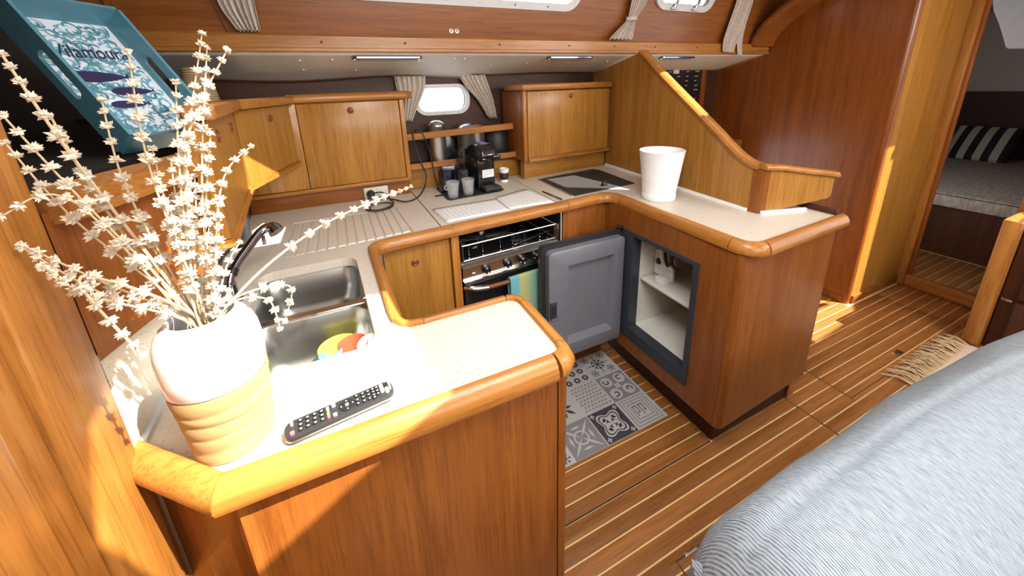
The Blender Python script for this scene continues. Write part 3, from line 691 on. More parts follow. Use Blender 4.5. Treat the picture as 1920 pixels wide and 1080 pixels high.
bb('stile', 'teak_z', lk, 0.284, 0.318, -0.004, 0.03, 0.0, 0.866, bev=0.004)
bb('plinth', 'walnut_x', lk, 0.02, 0.315, 0.05, 0.09, 0.0, 0.10)

# stove niche and stove
nc = struct('wall_stove_niche', tb(box(nb(), 0.319, 0.834, 0.555, 0.575, 0.0, 0.865)), 'black_matt', 'black back of the stove niche')
bb('niche_side', 'black_matt', nc, 0.8345, 0.842, 0.02, 0.575, 0.0, 0.865, bev=0)
bb('niche_side', 'black_matt', nc, 0.3185, 0.322, 0.031, 0.575, 0.0, 0.865, bev=0)
sv = thing('gas_stove', 'black and stainless marine gas stove with wooden oven handle', 'stove', tuple(loc2w(0.575, 0.25, 0.15)))
bb('oven_body', 'black_matt', sv, 0.335, 0.820, 0.06, 0.50, 0.14, 0.700, bev=0.004)
bb('hob_plate', 'black_gloss', sv, 0.335, 0.820, 0.045, 0.50, 0.700, 0.716, bev=0.004)
obj('control_panel', tb(prism(nb(), [(0.018, 0.640), (0.012, 0.700), (0.042, 0.722), (0.06, 0.722), (0.06, 0.640)], 0.330, 0.825, (), YZ)), 'steel', sv)
bb('panel_lip', 'chrome', sv, 0.330, 0.825, 0.004, 0.030, 0.634, 0.641, bev=0.002)
for s in (0.437, 0.542, 0.619, 0.694, 0.77):
    b = nb(); lathe(b, [(0.020, 0.0), (0.020, 0.006), (0.016, 0.009), (0.015, 0.022), (0.011, 0.026), (0.0, 0.026)], (0, 0, 0), 18)
    b.transform(Matrix.Translation(loc2w(s, 0.016, 0.672)) @ Vector(NB).to_track_quat('Z', 'Y').to_matrix().to_4x4())
    kb = obj('knob', b, 'black_gloss', sv)
    bb('pointer', 'white_gloss', kb, s - 0.0025, s + 0.0025, -0.0115, -0.0095, 0.658, 0.668, bev=0.0005)
bb('igniter_mark', 'white_gloss', sv, 0.372, 0.386, 0.0125, 0.0145, 0.667, 0.671, bev=0.0003)
# guard rail with its uprights and pot clamps
b = nb()
for z in (0.797, 0.728):
    tube(b, [loc2w(0.340, 0.03, z), loc2w(0.815, 0.03, z)], 0.0042, 8)
    for s in (0.340, 0.815): tube(b, [loc2w(s, 0.03, z), loc2w(s, 0.48, z)], 0.0042, 8)
for s in (0.340, 0.815): tube(b, [loc2w(s, 0.03, 0.722), loc2w(s, 0.03, 0.799)], 0.0048, 8)
obj('guard_rail', b, 'steel', sv)
bb('side_plate', 'steel', sv, 0.822, 0.832, 0.02, 0.06, 0.64, 0.800, bev=0.002)
for s in (0.385, 0.452, 0.54, 0.605, 0.67, 0.755, 0.80):
    obj('clamp_pin', tube(nb(), [loc2w(s, 0.075, 0.716), loc2w(s, 0.075, 0.758), loc2w(s, 0.082, 0.762)], 0.0028, 6), 'chrome', sv)
obj('clamp_rod', tube(nb(), [loc2w(0.60, 0.05, 0.735), loc2w(0.81, 0.06, 0.757)], 0.0028, 6), 'chrome', sv)
for s, n in ((0.45, 0.20), (0.66, 0.17), (0.56, 0.36)):
    q = loc2w(s, n, 0.716)
    bn = obj('burner', lathe(nb(), [(0.045, 0), (0.045, 0.006), (0.034, 0.010), (0.034, 0.018), (0.028, 0.022), (0.0, 0.023)], tuple(q), 24), 'chrome_dark', sv)
    for a in range(4):
        d = Vector((math.cos(a * PI / 2), math.sin(a * PI / 2), 0)); obj('pan_support', tube(nb(), [q + d * 0.03 + Vector((0, 0, 0.028)), q + d * 0.075 + Vector((0, 0, 0.028)), q + d * 0.075 + Vector((0, 0, 0.002))], 0.003, 6), 'black_matt', bn)
bb('oven_door', 'black_gloss', sv, 0.335, 0.820, 0.028, 0.06, 0.17, 0.620, bev=0.005)
bb('oven_window', 'glass_black', sv, 0.40, 0.76, 0.024, 0.029, 0.27, 0.50, bev=0.002)
bb('door_trim', 'chrome', sv, 0.345, 0.815, 0.024, 0.028, 0.612, 0.616, bev=0.0005)
hp_ = [loc2w(0.335, 0.02, 0.608), loc2w(0.37, -0.006, 0.605), loc2w(0.43, -0.017, 0.600), loc2w(0.575, -0.020, 0.598), loc2w(0.72, -0.017, 0.600), loc2w(0.79, -0.006, 0.605), loc2w(0.822, 0.02, 0.608)]
hd = obj('handle', tube(nb(), hp_[1:-1], 0.0095, 10), 'handle_wood', sv)
for a, c in ((0, 2), (4, 6)):
    obj('handle_end', tube(nb(), smooth_path(hp_[a:c + 1], 4), 0.0115, 10), 'steel', hd)
tw = thing('tea_towel', 'striped turquoise and yellow tea towel hanging on the oven handle', 'towel', tuple(loc2w(0.63, -0.02, 0.35)))
def tow(u, v):
    s = 0.530 + 0.21 * u; wv = 0.004 * math.sin(u * 11 + 0.8) + 0.003 * math.sin(u * 23)
    L = v * 0.50
    if L < 0.235: n, z = -0.033 - wv * (1 - L / 0.235) , 0.372 + L
    elif L < 0.27:
        t = (L - 0.235) / 0.035 * PI; n, z = -0.0205 - 0.0125 * math.cos(t), 0.607 + 0.0115 * math.sin(t)
    else: n, z = -0.008 + wv * 0.3, 0.607 - (L - 0.27) * 0.9
    return loc2w(s, n, z)
obj('towel_cloth', grid(nb(), tow, 26, 50), 'towel', tw, solid=0.003)

# panel right of the stove and fridge cabinet in the peninsula
fc = thing('fridge_cabinet', 'cherry peninsula cabinet with built-in fridge compartment', 'cabinet', (1.45, 1.05, 0.0))
bb('corner_panel', 'cherry_z', fc, 0.842, 1.115, 0.004, 0.02, 0.0, 0.868)
fy0, fy1, fz0, fz1 = 0.861, 1.279, 0.213, 0.772
obj('face_panel', prism(nb(), [(0.726, 0.13), (1.425, 0.13), (1.425, 0.872), (0.726, 0.872)], 1.153, 1.172, [[(fy0, fz0), (fy1, fz0), (fy1, fz1), (fy0, fz1)]], YZ), 'cherry_z', fc, smooth=0)
arc2 = [(1.178 - 0.025 * math.cos(t), 0.728 - 0.025 * math.sin(t)) for t in [PI / 2 * i / 6 for i in range(7)]]
obj('corner_post', prism(nb(), [(1.153, 0.7255)] + arc2[1:] + [(1.182, 0.7035), (1.182, 0.7255)], 0.13, 0.871), 'cherry_z', fc, smooth=0.9)
obj('end_panel', prism(nb(), [(1.183, 0.7035), (1.752, 0.727), (1.752, 0.745), (1.183, 0.722)], 0.13, 0.871), 'cherry_z', fc)
bx('side_panel', 'cherry_z', fc, 1.735, 1.752, 0.746, 1.0, 0.13, 0.871)
bx('plinth', 'walnut_x', fc, 1.206, 1.70, 0.757, 1.50, 0.0, 0.131, bev=0.001)
bx('back_panel', 'cherry_z', fc, 1.700, 1.715, 0.75, 1.55, 0.0, 0.87, bev=0)
obj('fridge_frame', prism(nb(), [(fy0, fz0), (fy1, fz0), (fy1, fz1), (fy0, fz1)], 1.146, 1.20, [rrect(0.884, 1.213, 0.268, 0.755, 0.006, 2)], YZ), 'fridge_dark', fc, smooth=0)
b = nb(); box(b, 1.201, 1.60, 0.872, 1.226, 0.262, 0.768)
fcs = [f for f in b.faces if f.calc_center_median().x < 1.2015]; bmesh.ops.delete(b, geom=fcs, context='FACES')
obj('fridge_liner', b, 'fridge_white', fc, solid=0.003, smooth=0)
sh = bx('fridge_shelf', 'fridge_white', fc, 1.215, 1.59, 0.880, 1.218, 0.512, 0.522, bev=0.002)
for a in ((1.30, 0.93), (1.38, 1.0)): bx('shelf_slot', 'joint_brown', sh, a[0], a[0] + 0.012, a[1] - 0.03, a[1] + 0.03, 0.5215, 0.5228, bev=0)
bx('shelf_clip', 'black_matt', sh, 1.222, 1.232, 0.90, 0.915, 0.500, 0.512)
pl_ = bx('valve_plate', 'white_plastic', fc, 1.30, 1.312, 1.105, 1.220, 0.530, 0.655, bev=0.002)
b = nb(); lathe(b, [(0.016, 0), (0.016, 0.008), (0.010, 0.010), (0.010, 0.016), (0.0, 0.016)], (0, 0, 0), 16); b.transform(Matrix.Translation((1.30, 1.188, 0.605)) @ Matrix.Rotation(-PI / 2, 4, 'Y')); obj('thermostat_knob', b, 'black_gloss', pl_)
bx('valve_foot', 'white_plastic', pl_, 1.255, 1.30, 1.115, 1.165, 0.522, 0.548, bev=0.002)
for y, r, mt in ((1.185, 0.0065, 'white_plastic'), (1.168, 0.0065, 'white_plastic'), (1.128, 0.014, 'steel')):
    obj('pipe', tube(nb(), smooth_path([(1.285, y, 0.765), (1.285, y - 0.002, 0.69), (1.29, y - 0.014, 0.63), (1.297, y - 0.020, 0.60)], 5), r, 10), mt, fc)
obj('cable', tube(nb(), smooth_path([(1.272, 1.148, 0.765), (1.272, 1.135, 0.66), (1.276, 1.118, 0.615), (1.28, 1.098, 0.66), (1.285, 1.088, 0.765)], 5), 0.006, 8), 'black_rubber', fc)
# open door: gasket, slab, raised frame with recessed field, latch, hinge
fd = obj('fridge_door', prism(nb(), rrect(0.712, 1.150, 0.172, 0.757, 0.022), 1.296, 1.330, (), XZ), 'fridge_dark', fc)
obj('gasket', prism(nb(), rrect(0.706, 1.156, 0.166, 0.763, 0.02), 1.288, 1.297, [rrect(0.735, 1.128, 0.195, 0.735, 0.02)], XZ), 'gasket', fd)
b = nb(); o_ = rrect(0.726, 1.138, 0.186, 0.744, 0.022); o2 = rrect(0.738, 1.126, 0.198, 0.732, 0.02); o3 = rrect(0.820, 1.078, 0.258, 0.668, 0.006); o4 = rrect(0.826, 1.060, 0.282, 0.660, 0.004)
loft(b, [[(p[0], 1.297, p[1]) for p in o_], [(p[0], 1.255, p[1]) for p in o_], [(p[0], 1.248, p[1]) for p in o2], [(p[0], 1.248, p[1]) for p in o3], [(p[0], 1.276, p[1]) for p in o4]], False, True)
obj('door_moulding', b, 'fridge_grey', fd, smooth=0.5)
lt = bx('latch', 'fridge_dark', fd, 0.728, 0.760, 1.244, 1.262, 0.425, 0.505, bev=0.003)
bx('latch_tongue', 'gasket', lt, 0.735, 0.752, 1.240, 1.246, 0.445, 0.49, bev=0.002)
bx('latch_plate', 'fridge_grey', lt, 0.732, 0.764, 1.243, 1.249, 0.415, 0.423, bev=0.001)
bx('hinge', 'chrome_dark', fd, 1.135, 1.152, 1.285, 1.325, 0.757, 0.778, bev=0.003)

# black lid and chrome knob on the fridge well
hbp = [(0.985, 1.468), (1.405, 1.500), (1.445, 1.86), (1.425, 1.895), (1.000, 1.855)]
hb = thing('cooler_hatch', 'flat black cool box hatch with small knob in the worktop', 'hatch', (1.2, 1.68, ZC))
obj('lid_plate', prism(nb(), hbp, ZC - 0.001, ZC + 0.004), 'lid_black', hb, smooth=0)
obj('lid_edge', tube(nb(), [(0.985, 1.468, ZC + 0.003), (1.000, 1.855, ZC + 0.003), (1.425, 1.895, ZC + 0.003)], 0.004, 8), 'steel', hb)
b = nb(); lathe(b, [(0.016, 0), (0.016, 0.010), (0.012, 0.016), (0.0, 0.017)], (1.236, 1.545, ZC + 0.004), 20); obj('lid_knob', b, 'black_gloss', hb)
bx('knob_bar', 'black_gloss', hb, 1.222, 1.250, 1.541, 1.549, ZC + 0.018, ZC + 0.026)

# ================================================================== divider to the chart table
dv = thing('galley_divider', 'veneered galley divider with curved varnished capping', 'divider', (1.53, 1.4, ZC))
DA = Vector((1.485, 0.908, 0)); DBv = Vector((1.579, 1.947, 0)); DU = (DBv - DA).normalized(); DN = Vector((DU.y, -DU.x, 0))
def dvf(u, v, q): p = DA + DU * u + DN * q; return (p.x, p.y, v)
CUR = [(0.0, 1.092), (0.035, 1.098), (0.088, 1.119), (0.150, 1.157), (0.228, 1.213), (0.332, 1.284), (0.482, 1.385), (0.622, 1.481), (0.756, 1.578), (0.775, 1.592)]
obj('panel', prism(nb(), [(0.02, ZC + 0.001)] + [(max(0.02, a), z) for a, z in CUR] + [(1.25, 1.50), (1.25, ZC + 0.001)], 0.0, 0.026, (), dvf), 'honey_z', dv, smooth=0)
b = nb(); sp = smooth_path([(a, z, 0) for a, z in CUR], 5); loops = []
for i, p in enumerate(sp):
    t = (sp[min(i + 1, len(sp) - 1)] - sp[max(i - 1, 0)]).normalized(); nn = Vector((-t.y, t.x, 0))
    pts = []
    for o_, q in ((-0.006, -0.008), (0.008, -0.012), (0.018, -0.004), (0.020, 0.012), (0.018, 0.034), (0.008, 0.042), (-0.006, 0.038)):
        pp = p + nn * o_; pts.append(Vector(dvf(pp.x, pp.y, q)))
    loops.append(pts)
loft(b, loops, True, True); obj('capping', b, 'teak_y', dv, smooth=0.9)
# nose of the divider and its front box
ARC = []
c0 = Vector((1.520, 0.905, 0))
for i in range(7):
    t = math.radians(185 + (258 - 185) * i / 6); ARC.append((1.522 + 0.034 * math.cos(t), 0.908 + 0.034 * math.sin(t)))
obj('nose', prism(nb(), ARC + [(1.545, 0.90), (1.53, 0.935), (1.489, 0.930)], ZC + 0.002, 1.088), 'cherry_z', dv, smooth=0.9)
P0 = Vector((1.516, 0.8745, 0)); P1 = Vector((1.80, 0.79, 0)); FU = (P1 - P0).normalized(); FN = Vector((-FU.y, FU.x, 0))
def ff(u, v, q): p = P0 + FU * u + FN * q; return (p.x, p.y, v)
FL = (P1 - P0).length
obj('front_board', prism(nb(), [(0.0, ZC + 0.004), (FL - 0.012, 0.950), (FL, 0.962), (FL, 1.040), (0.0, 1.088)], 0.0, 0.03, (), ff), 'honey_z', dv, smooth=0)
b = nb(); loft(b, [[Vector(ff(u, z + o_, q)) for o_, q in ((0.0, -0.012), (0.010, -0.014), (0.020, -0.006), (0.022, 0.02), (0.010, 0.045), (0.0, 0.045))] for u, z in ((-0.03, 1.090), (0.05, 1.084), (FL * 0.5, 1.066), (FL + 0.012, 1.040))], True, True)
obj('front_capping', b, 'teak_x', dv, smooth=0.9)
obj('base_strip', prism(nb(), [(0.02, ZC + 0.0004), (0.02, ZC + 0.013), (1.06, ZC + 0.013), (1.06, ZC + 0.0004)], -0.011, -0.0002, (), dvf), 'white_plastic', dv)
obj('base_strip', prism(nb(), [(-0.02, ZC + 0.0004), (-0.02, ZC + 0.013), (FL * 0.62, ZC + 0.013), (FL * 0.62, ZC + 0.0004)], -0.011, -0.0002, (), ff), 'white_plastic', dv)
# chart table behind the divider
ct = thing('chart_table', 'varnished chart table top behind the galley divider', 'table', (2.1, 1.2, 0.7))
obj('table_top', prism(nb(), [(1.58, 0.93), (1.79, 0.84), (1.79, 1.60), (1.60, 1.60)], 1.0, 1.022), 'cherry_x', ct)
bx('pedestal', 'cherry_z', ct, 1.765, 1.785, 1.02, 1.60, 0.0, 1.0)
bx('wall_box', 'cherry_z', ct, 2.55, 2.80, 1.86, 2.15, 0.70, 0.985, bev=0.008)
tag(bx('chart_instrument', 'black_gloss', None, 1.66, 1.76, 0.93, 1.00, 1.0222, 1.034, bev=0.004), 'small black instrument lying on the chart table', 'instrument')
# switch panel on the hull behind
spn = thing('switch_panel', 'black electrical switch panel in a wooden frame', 'switch panel', (2.35, 2.12, 1.2))
bx('panel_plate', 'black_gloss', spn, 2.02, 2.60, 2.128, 2.146, 1.16, 1.58)
for a in ((1.98, 2.02, 1.12, 1.62), (2.60, 2.645, 1.12, 1.62), (2.02, 2.60, 1.58, 1.62), (2.02, 2.60, 1.12, 1.16)):
    bx('frame', 'mahogany_z', spn, a[0], a[1], 2.115, 2.15, a[2], a[3], bev=0.003)
b = nb()
for i in range(6):
    for j in range(11):
        x = 2.06 + 0.094 * i + random.uniform(-0.004, 0.004); z = 1.19 + 0.034 * j
        if random.random() < 0.85: box(b, x, x + random.uniform(0.02, 0.042), 2.1265, 2.1285, z, z + 0.006)
o = obj('switch_labels', b, 'ink', spn, smooth=0); o['kind'] = 'stuff'
bx('meter', 'pillow_cream', spn, 2.30, 2.355, 2.122, 2.128, 1.485, 1.525, bev=0.001)
bx('meter', 'pillow_cream', spn, 2.10, 2.145, 2.122, 2.128, 1.485, 1.525, bev=0.001)
b = nb()
for i in range(5): tube(b, [(2.46 + 0.02 * i, 2.124, 1.235 - 0.014 * i), (2.475 + 0.02 * i, 2.115, 1.225 - 0.014 * i)], 0.007, 8)
o = obj('toggle_row', b, 'chrome', spn); o['kind'] = 'stuff'

# ================================================================== upper lockers
um = thing('wall_locker', 'honey veneer wall locker with drop door above the drainer', 'locker', (0.05, 2.03, 0.985))
bx('carcass', 'honey_z', um, -0.43, 0.292, 1.946, 2.15, 0.985, 1.395, bev=0.002)
d = bx('door', 'honey_z', um, -0.172, 0.268, 1.930, 1.9455, 1.002, 1.388, bev=0.0015)
knob(d, (0.048, 1.930, 1.352), (0, -1, 0))
bx('left_stile', 'honey_z', um, -0.43, -0.176, 1.930, 1.9455, 1.002, 1.392, bev=0.0015)
bx('right_stile', 'teak_z', um, 0.271, 0.294, 1.926, 1.9455, 0.990, 1.392, bev=0.004)
bx('bottom_lip', 'teak_x', um, -0.43, 0.290, 1.922, 1.9455, 0.982, 1.000, bev=0.004)
obj('top_rail', sweep(nb(), [(-0.205, 1.952), (0.292, 1.952), (0.309, 1.968), (0.309, 2.14)], [(-0.02, 1.395), (-0.02, 1.420), (0.012, 1.432), (0.026, 1.430), (0.034, 1.420), (0.035, 1.400), (0.030, 1.394)]), 'teak_x', um, smooth=0.9)
bx('splash_board', 'cherry_x', um, -0.43, 0.285, 1.957, 1.985, ZC + 0.0005, 0.9835, bev=0.001)
# corner lockers A and B, lower edge at 1.123
QA = Vector((-0.200, 1.928, 0)); QB = Vector((-0.314, 1.485, 0)); QC = Vector((-0.252, 0.93, 0))
RAILP = [(-0.03, 0.0), (-0.03, 0.022), (0.0, 0.035), (0.012, 0.033), (0.020, 0.024), (0.021, 0.006), (0.016, 0.0)]
def seg_locker(name, label, p, q, doors, zt):
    t = thing(name, label, 'locker', (0, 0, 1.123)); t.location = ((p.x + q.x) / 2 - 0.04, (p.y + q.y) / 2, 1.123); WO[t.name] = Vector(t.location)
    U = (q - p).normalized(); Nn = Vector((-U.y, U.x, 0)); Ln = (q - p).length
    if Nn.x < 0: Nn = -Nn
    f = lambda u, v, w_: tuple(Vector((p.x, p.y, 0)) + U * u + Nn * w_ + Vector((0, 0, v)))
    obj('carcass', prism(nb(), [(0.0, 1.123), (Ln, 1.123), (Ln, zt), (0.0, zt)], -0.028, -0.016, (), f), 'honey_z', t)
    for a, c, kn in doors:
        dd = obj('door', prism(nb(), [(a, 1.141), (c, 1.141), (c, zt - 0.004), (a, zt - 0.004)], -0.0155, 0.0, (), f), 'honey_z', t)
        for s_ in kn: knob(dd, f(s_, zt - 0.045, 0.0), tuple(Nn))
    for z0, z1, o0 in ((1.123, 1.131, 0.010), (1.1315, 1.1395, 0.006)):
        obj('bottom_lip', prism(nb(), [(0.0, z0), (Ln, z0), (Ln, z1), (0.0, z1)], -0.016, o0, (), f), 'teak_y', t)
    obj('top_rail', prism(nb(), [(-0.004, zt), (Ln, zt), (Ln, zt + 0.033), (-0.004, zt + 0.033)], -0.030, 0.027, (), f), 'teak_y', t, bev=0.006)
    return t
seg_locker('corner_locker', 'angled corner wall locker with sunlit lower corner', QA, QB, [(0.005, 0.452, [0.20])], 1.392)
seg_locker('side_locker', 'long wall locker on the bulkhead beside the tap', QB, QC, [(0.005, 0.270, [0.13]), (0.275, 0.555, [0.40])], 1.392)

# right wall locker, skewed with the back run
ur = thing('hinged_locker', 'honey veneer wall locker next to the galley divider', 'locker', (1.25, 2.0, 1.0))
AR = math.atan2(0.05, 0.585); 
def rr_(u, v, q): return (0.92 + u * math.cos(AR) - q * math.sin(AR), 1.862 + u * math.sin(AR) + q * math.cos(AR), v)
def tr_(b):
    for v in b.verts: v.co = Vector(rr_(v.co.x, v.co.z, v.co.y))
    return b
def rb(name, mat, parent, s0, s1, n0, n1, z0, z1, bev=0.002): return obj(name, tr_(box(nb(), s0, s1, n0, n1, z0, z1, bev)), mat, parent)
rb('carcass', 'cherry_z', ur, 0.006, 0.640, 0.018, 0.26, 1.018, 1.408)
rb('left_stile', 'teak_z', ur, 0.0, 0.024, 0.0, 0.03, 1.012, 1.410, 0.006)
d = rb('door', 'honey_z', ur, 0.027, 0.628, 0.0, 0.0175, 1.036, 1.404, 0.0015)
knob(d, rr_(0.325, 1.373, 0.0), (math.sin(AR), -math.cos(AR), 0))
rb('bottom_lip', 'teak_x', ur, 0.027, 0.640, -0.010, 0.018, 1.014, 1.0245, 0.003)
rb('bottom_lip', 'teak_x', ur, 0.027, 0.640, -0.006, 0.018, 1.025, 1.034, 0.003)
obj('top_rail', tr_(box(nb(), -0.014, 0.640, -0.016, 0.20, 1.410, 1.445, 0.010)), 'teak_x', ur, smooth=0.9)
rb('base_board', 'honey_x', ur, 0.036, 0.655, 0.055, 0.075, ZC + 0.001, 1.0135, 0.001)
rb('base_post', 'teak_z', ur, 0.018, 0.045, 0.035, 0.085, ZC + 0.001, 1.0135, 0.006)

# pot shelf between the lockers
ps = thing('pot_shelf', 'open pot shelf with two fiddle bars below the portlight', 'shelf', (0.6, 2.05, 1.02))
bx('shelf_board', 'walnut_x', ps, 0.296, 0.925, 1.985, 2.158, 1.02, 1.032)
obj('fiddle_bar', prism(nb(), [(0.296, 1.180), (0.905, 1.196), (0.905, 1.232), (0.296, 1.214)], 1.968, 1.984, (), XZ), 'teak_x', ps, bev=0.004)
obj('fiddle_bar', prism(nb(), [(0.296, 1.022), (0.925, 1.030), (0.925, 1.064), (0.296, 1.056)], 1.972, 1.986, (), XZ), 'teak_x', ps, bev=0.004)

def pot(name, label, c, r, h, mat, lid=None, handles=True):
    t = thing(name, label, 'pot', c)
    obj('body', lathe(nb(), [(r * 0.92, 0.0), (r * 0.97, 0.004), (r, 0.02), (r, h), (r * 1.03, h + 0.002), (r * 0.97, h + 0.001), (r * 0.95, 0.012), (0.0, 0.010)], c, 36, cap=False), mat, t, smooth=0.9)
    if lid:
        l = obj('lid', lathe(nb(), [(r * 1.02, h), (r * 1.02, h + 0.005), (r * 0.8, h + 0.020), (r * 0.4, h + 0.030), (0.0, h + 0.032)], c, 32), lid, t, smooth=0.9)
    return t
t = pot('tall_pot', 'tall narrow steel pot on the pot shelf', (0.475, 2.055, 1.033), 0.048, 0.205, 'steel_brushed', 'steel')
t = pot('large_pot', 'large round steel saucepan with domed lid on the pot shelf', (0.675, 2.066, 1.033), 0.080, 0.178, 'steel_brushed', 'steel')
t = thing('black_pan', 'black frying pan standing on edge behind the pots', 'pan', (0.545, 2.14, 1.033))
b = nb(); lathe(b, [(0.0, 0.0), (0.062, 0.0), (0.072, 0.018), (0.070, 0.018), (0.060, 0.004), (0.0, 0.004)], (0, 0, 0), 36, cap=False); b.transform(Matrix.Translation((0.545, 2.142, 1.108)) @ Matrix.Rotation(PI / 2 - 0.12, 4, 'X')); obj('pan_body', b, 'black_gloss', t)
obj('pan_handle', tube(nb(), [(0.485, 2.135, 1.13), (0.42, 2.132, 1.15), (0.36, 2.13, 1.165)], [0.007, 0.008, 0.009], 8), 'black_matt', t)
t = thing('black_casserole', 'dark casserole with a curved side on the pot shelf end', 'pot', (0.835, 2.075, 1.033))
obj('casserole_body', lathe(nb(), [(0.045, 0.0), (0.064, 0.02), (0.070, 0.06), (0.066, 0.12), (0.050, 0.155), (0.0, 0.165)], (0.835, 2.072, 1.033), 28), 'black_matt', t, smooth=0.9)
obj('casserole_knob', lathe(nb(), [(0.01, 0.16), (0.01, 0.175), (0.016, 0.18), (0.0, 0.184)], (0.835, 2.072, 1.033), 14), 'black_gloss', t)

# ================================================================== things on the worktop
# black serving mat with coffee things
b = nb(); pm = [(0.435, 1.712), (0.715, 1.735), (0.745, 1.76), (0.715, 1.985), (0.44, 1.995), (0.425, 1.975), (0.423, 1.73)]
prism(b, pm, ZC, ZC + 0.004); tag(obj('serving_mat', b, 'black_rubber', None, bev=0.0015), 'black rubber mat under the coffee machine', 'mat')
ZM = ZC + 0.0042
def tumbler(c, r0, r1, h, mat='tumbler', label='', group=None):
    t = thing('drinking_glass', label, 'glass', c, group)
    obj('wall', lathe(nb(), [(0.0, 0.0), (r0, 0.0), (r0 + 0.001, 0.004), (r1, h), (r1 - 0.002, h), (r0 - 0.0015, 0.010), (0.0, 0.009)], c, 28, cap=False), mat, t, smooth=0.9)
    return t
t1 = tumbler((0.462, 1.755, ZM), 0.024, 0.034, 0.080, label='clear tapered glass with small handle on the black mat')
obj('handle', tube(nb(), smooth_path([(0.434, 1.748, ZM + 0.066), (0.420, 1.744, ZM + 0.062), (0.418, 1.743, ZM + 0.050), (0.433, 1.748, ZM + 0.044)], 5), 0.0035, 8), 'tumbler', t1)
tumbler((0.548, 1.772, ZM), 0.025, 0.034, 0.080, label='clear tapered glass next to the coffee machine')
tumbler((0.465, 1.878, ZM), 0.041, 0.043, 0.115, 'dark_glass', 'dark smoked tumbler at the back of the mat')
tumbler((0.548, 1.854, ZM), 0.039, 0.042, 0.120, 'dark_glass', 'dark blue tumbler beside the coffee machine')
t = thing('printed_mug', 'grey mug with blue and brown print behind the tumblers', 'mug', (0.500, 1.963, ZM))
obj('body', lathe(nb(), [(0.0, 0), (0.032, 0.0), (0.034, 0.006), (0.035, 0.122), (0.033, 0.122), (0.032, 0.01), (0.0, 0.008)], (0.500, 1.963, ZM), 24, cap=False), 'frame_grey', t, smooth=0.9)
obj('print_band', lathe(nb(), [(0.0352, 0.05), (0.0355, 0.055), (0.0357, 0.095), (0.0353, 0.10)], (0.500, 1.963, ZM), 24, cap=False), 'blue_print', t)

cm = thing('coffee_machine', 'glossy black capsule coffee machine with white sticker', 'coffee machine', (0.66, 1.86, ZM))
AC = 0.10; OC = Vector((0.66, 1.86, ZM))
def cmx(b):
    b.transform(Matrix.Translation(OC) @ Matrix.Rotation(AC, 4, 'Z')); return b
obj('body', cmx(box(nb(), -0.050, 0.050, -0.055, 0.125, 0.0, 0.165, 0.008)), 'black_gloss', cm)
b = nb(); prism(b, [(-0.095, 0.155), (-0.100, 0.185), (-0.085, 0.222), (-0.05, 0.240), (0.0, 0.243), (0.06, 0.232), (0.125, 0.205), (0.125, 0.155)], -0.046, 0.046, (), YZ)
hd_ = obj('brew_head', cmx(b), 'black_gloss', cm, bev=0.012)
b = nb(); prism(b, [(-0.035, 0.2445), (-0.045, 0.2405), (0.02, 0.2445), (0.055, 0.2355), (0.05, 0.2425), (0.02, 0.2495)], -0.020, 0.020, (), YZ); obj('lever', cmx(b), 'blue_led', cm, bev=0.004)
obj('spout', cmx(box(nb(), -0.022, 0.022, -0.090, -0.060, 0.128, 0.158, 0.006)), 'black_gloss', cm)
b = nb(); tube(b, smooth_path([(-0.050, -0.045, 0.172), (-0.054, -0.095, 0.174), (-0.03, -0.112, 0.174), (0.03, -0.112, 0.174), (0.054, -0.095, 0.174), (0.050, -0.045, 0.172)], 5), 0.005, 8); obj('lever_arm', cmx(b), 'black_gloss', cm)
obj('front_ring', cmx(turn(lathe(nb(), [(0.0, 0.0), (0.036, 0.0), (0.040, 0.006), (0.040, 0.012), (0.0, 0.012)], (0, 0, 0), 28), PI / 2, (0, 0, 0), 'X')), 'black_matt', cm)
cm.children[-1].location += Vector((0.0095, -0.094, 0.045))
dt = obj('drip_tray', cmx(box(nb(), -0.046, 0.046, -0.135, -0.052, 0.006, 0.028, 0.006)), 'black_matt', cm)
for k in range(6): obj('grille_slat', cmx(box(nb(), -0.038 + 0.0132 * k, -0.030 + 0.0132 * k, -0.125, -0.060, 0.028, 0.0305, 0.001)), 'black_gloss', dt)
stk = obj('sticker', cmx(box(nb(), -0.026, 0.042, -0.0562, -0.0553, 0.064, 0.106, 0.0)), 'white_plastic', cm)
for k, wd_ in enumerate((0.050, 0.056, 0.045, 0.030)): obj('text_line', cmx(box(nb(), -0.022, -0.022 + wd_, -0.0567, -0.0562, 0.096 - 0.0085 * k, 0.0985 - 0.0085 * k, 0.0)), 'ink', stk)
b = nb(); lathe(b, [(0.0, 0.06), (0.032, 0.06), (0.033, 0.07), (0.036, 0.20), (0.036, 0.212), (0.0, 0.216)], (-0.075, 0.085, 0.0), 24); wtk = obj('water_tank', cmx(b), 'dark_glass', cm, smooth=0.9)
tag(wtk, 'smoked water tank')
tcup = thing('travel_cup', 'white reusable coffee cup with dark brown sleeve', 'cup', (0.815, 1.925, ZC))
obj('cup_body', lathe(nb(), [(0.0, 0), (0.021, 0.0), (0.022, 0.004), (0.0265, 0.066), (0.0, 0.066)], (0.815, 1.925, ZC), 28), 'white_plastic', tcup, smooth=0.9)
obj('sleeve', lathe(nb(), [(0.0230, 0.014), (0.0245, 0.016), (0.0272, 0.052), (0.0262, 0.054)], (0.815, 1.925, ZC), 28), 'cup_brown', tcup, smooth=0.9)
obj('lid', lathe(nb(), [(0.0285, 0.060), (0.0290, 0.064), (0.0285, 0.078), (0.022, 0.079), (0.021, 0.073), (0.0, 0.073)], (0.815, 1.925, ZC), 28), 'lid_white', tcup, smooth=0.9)

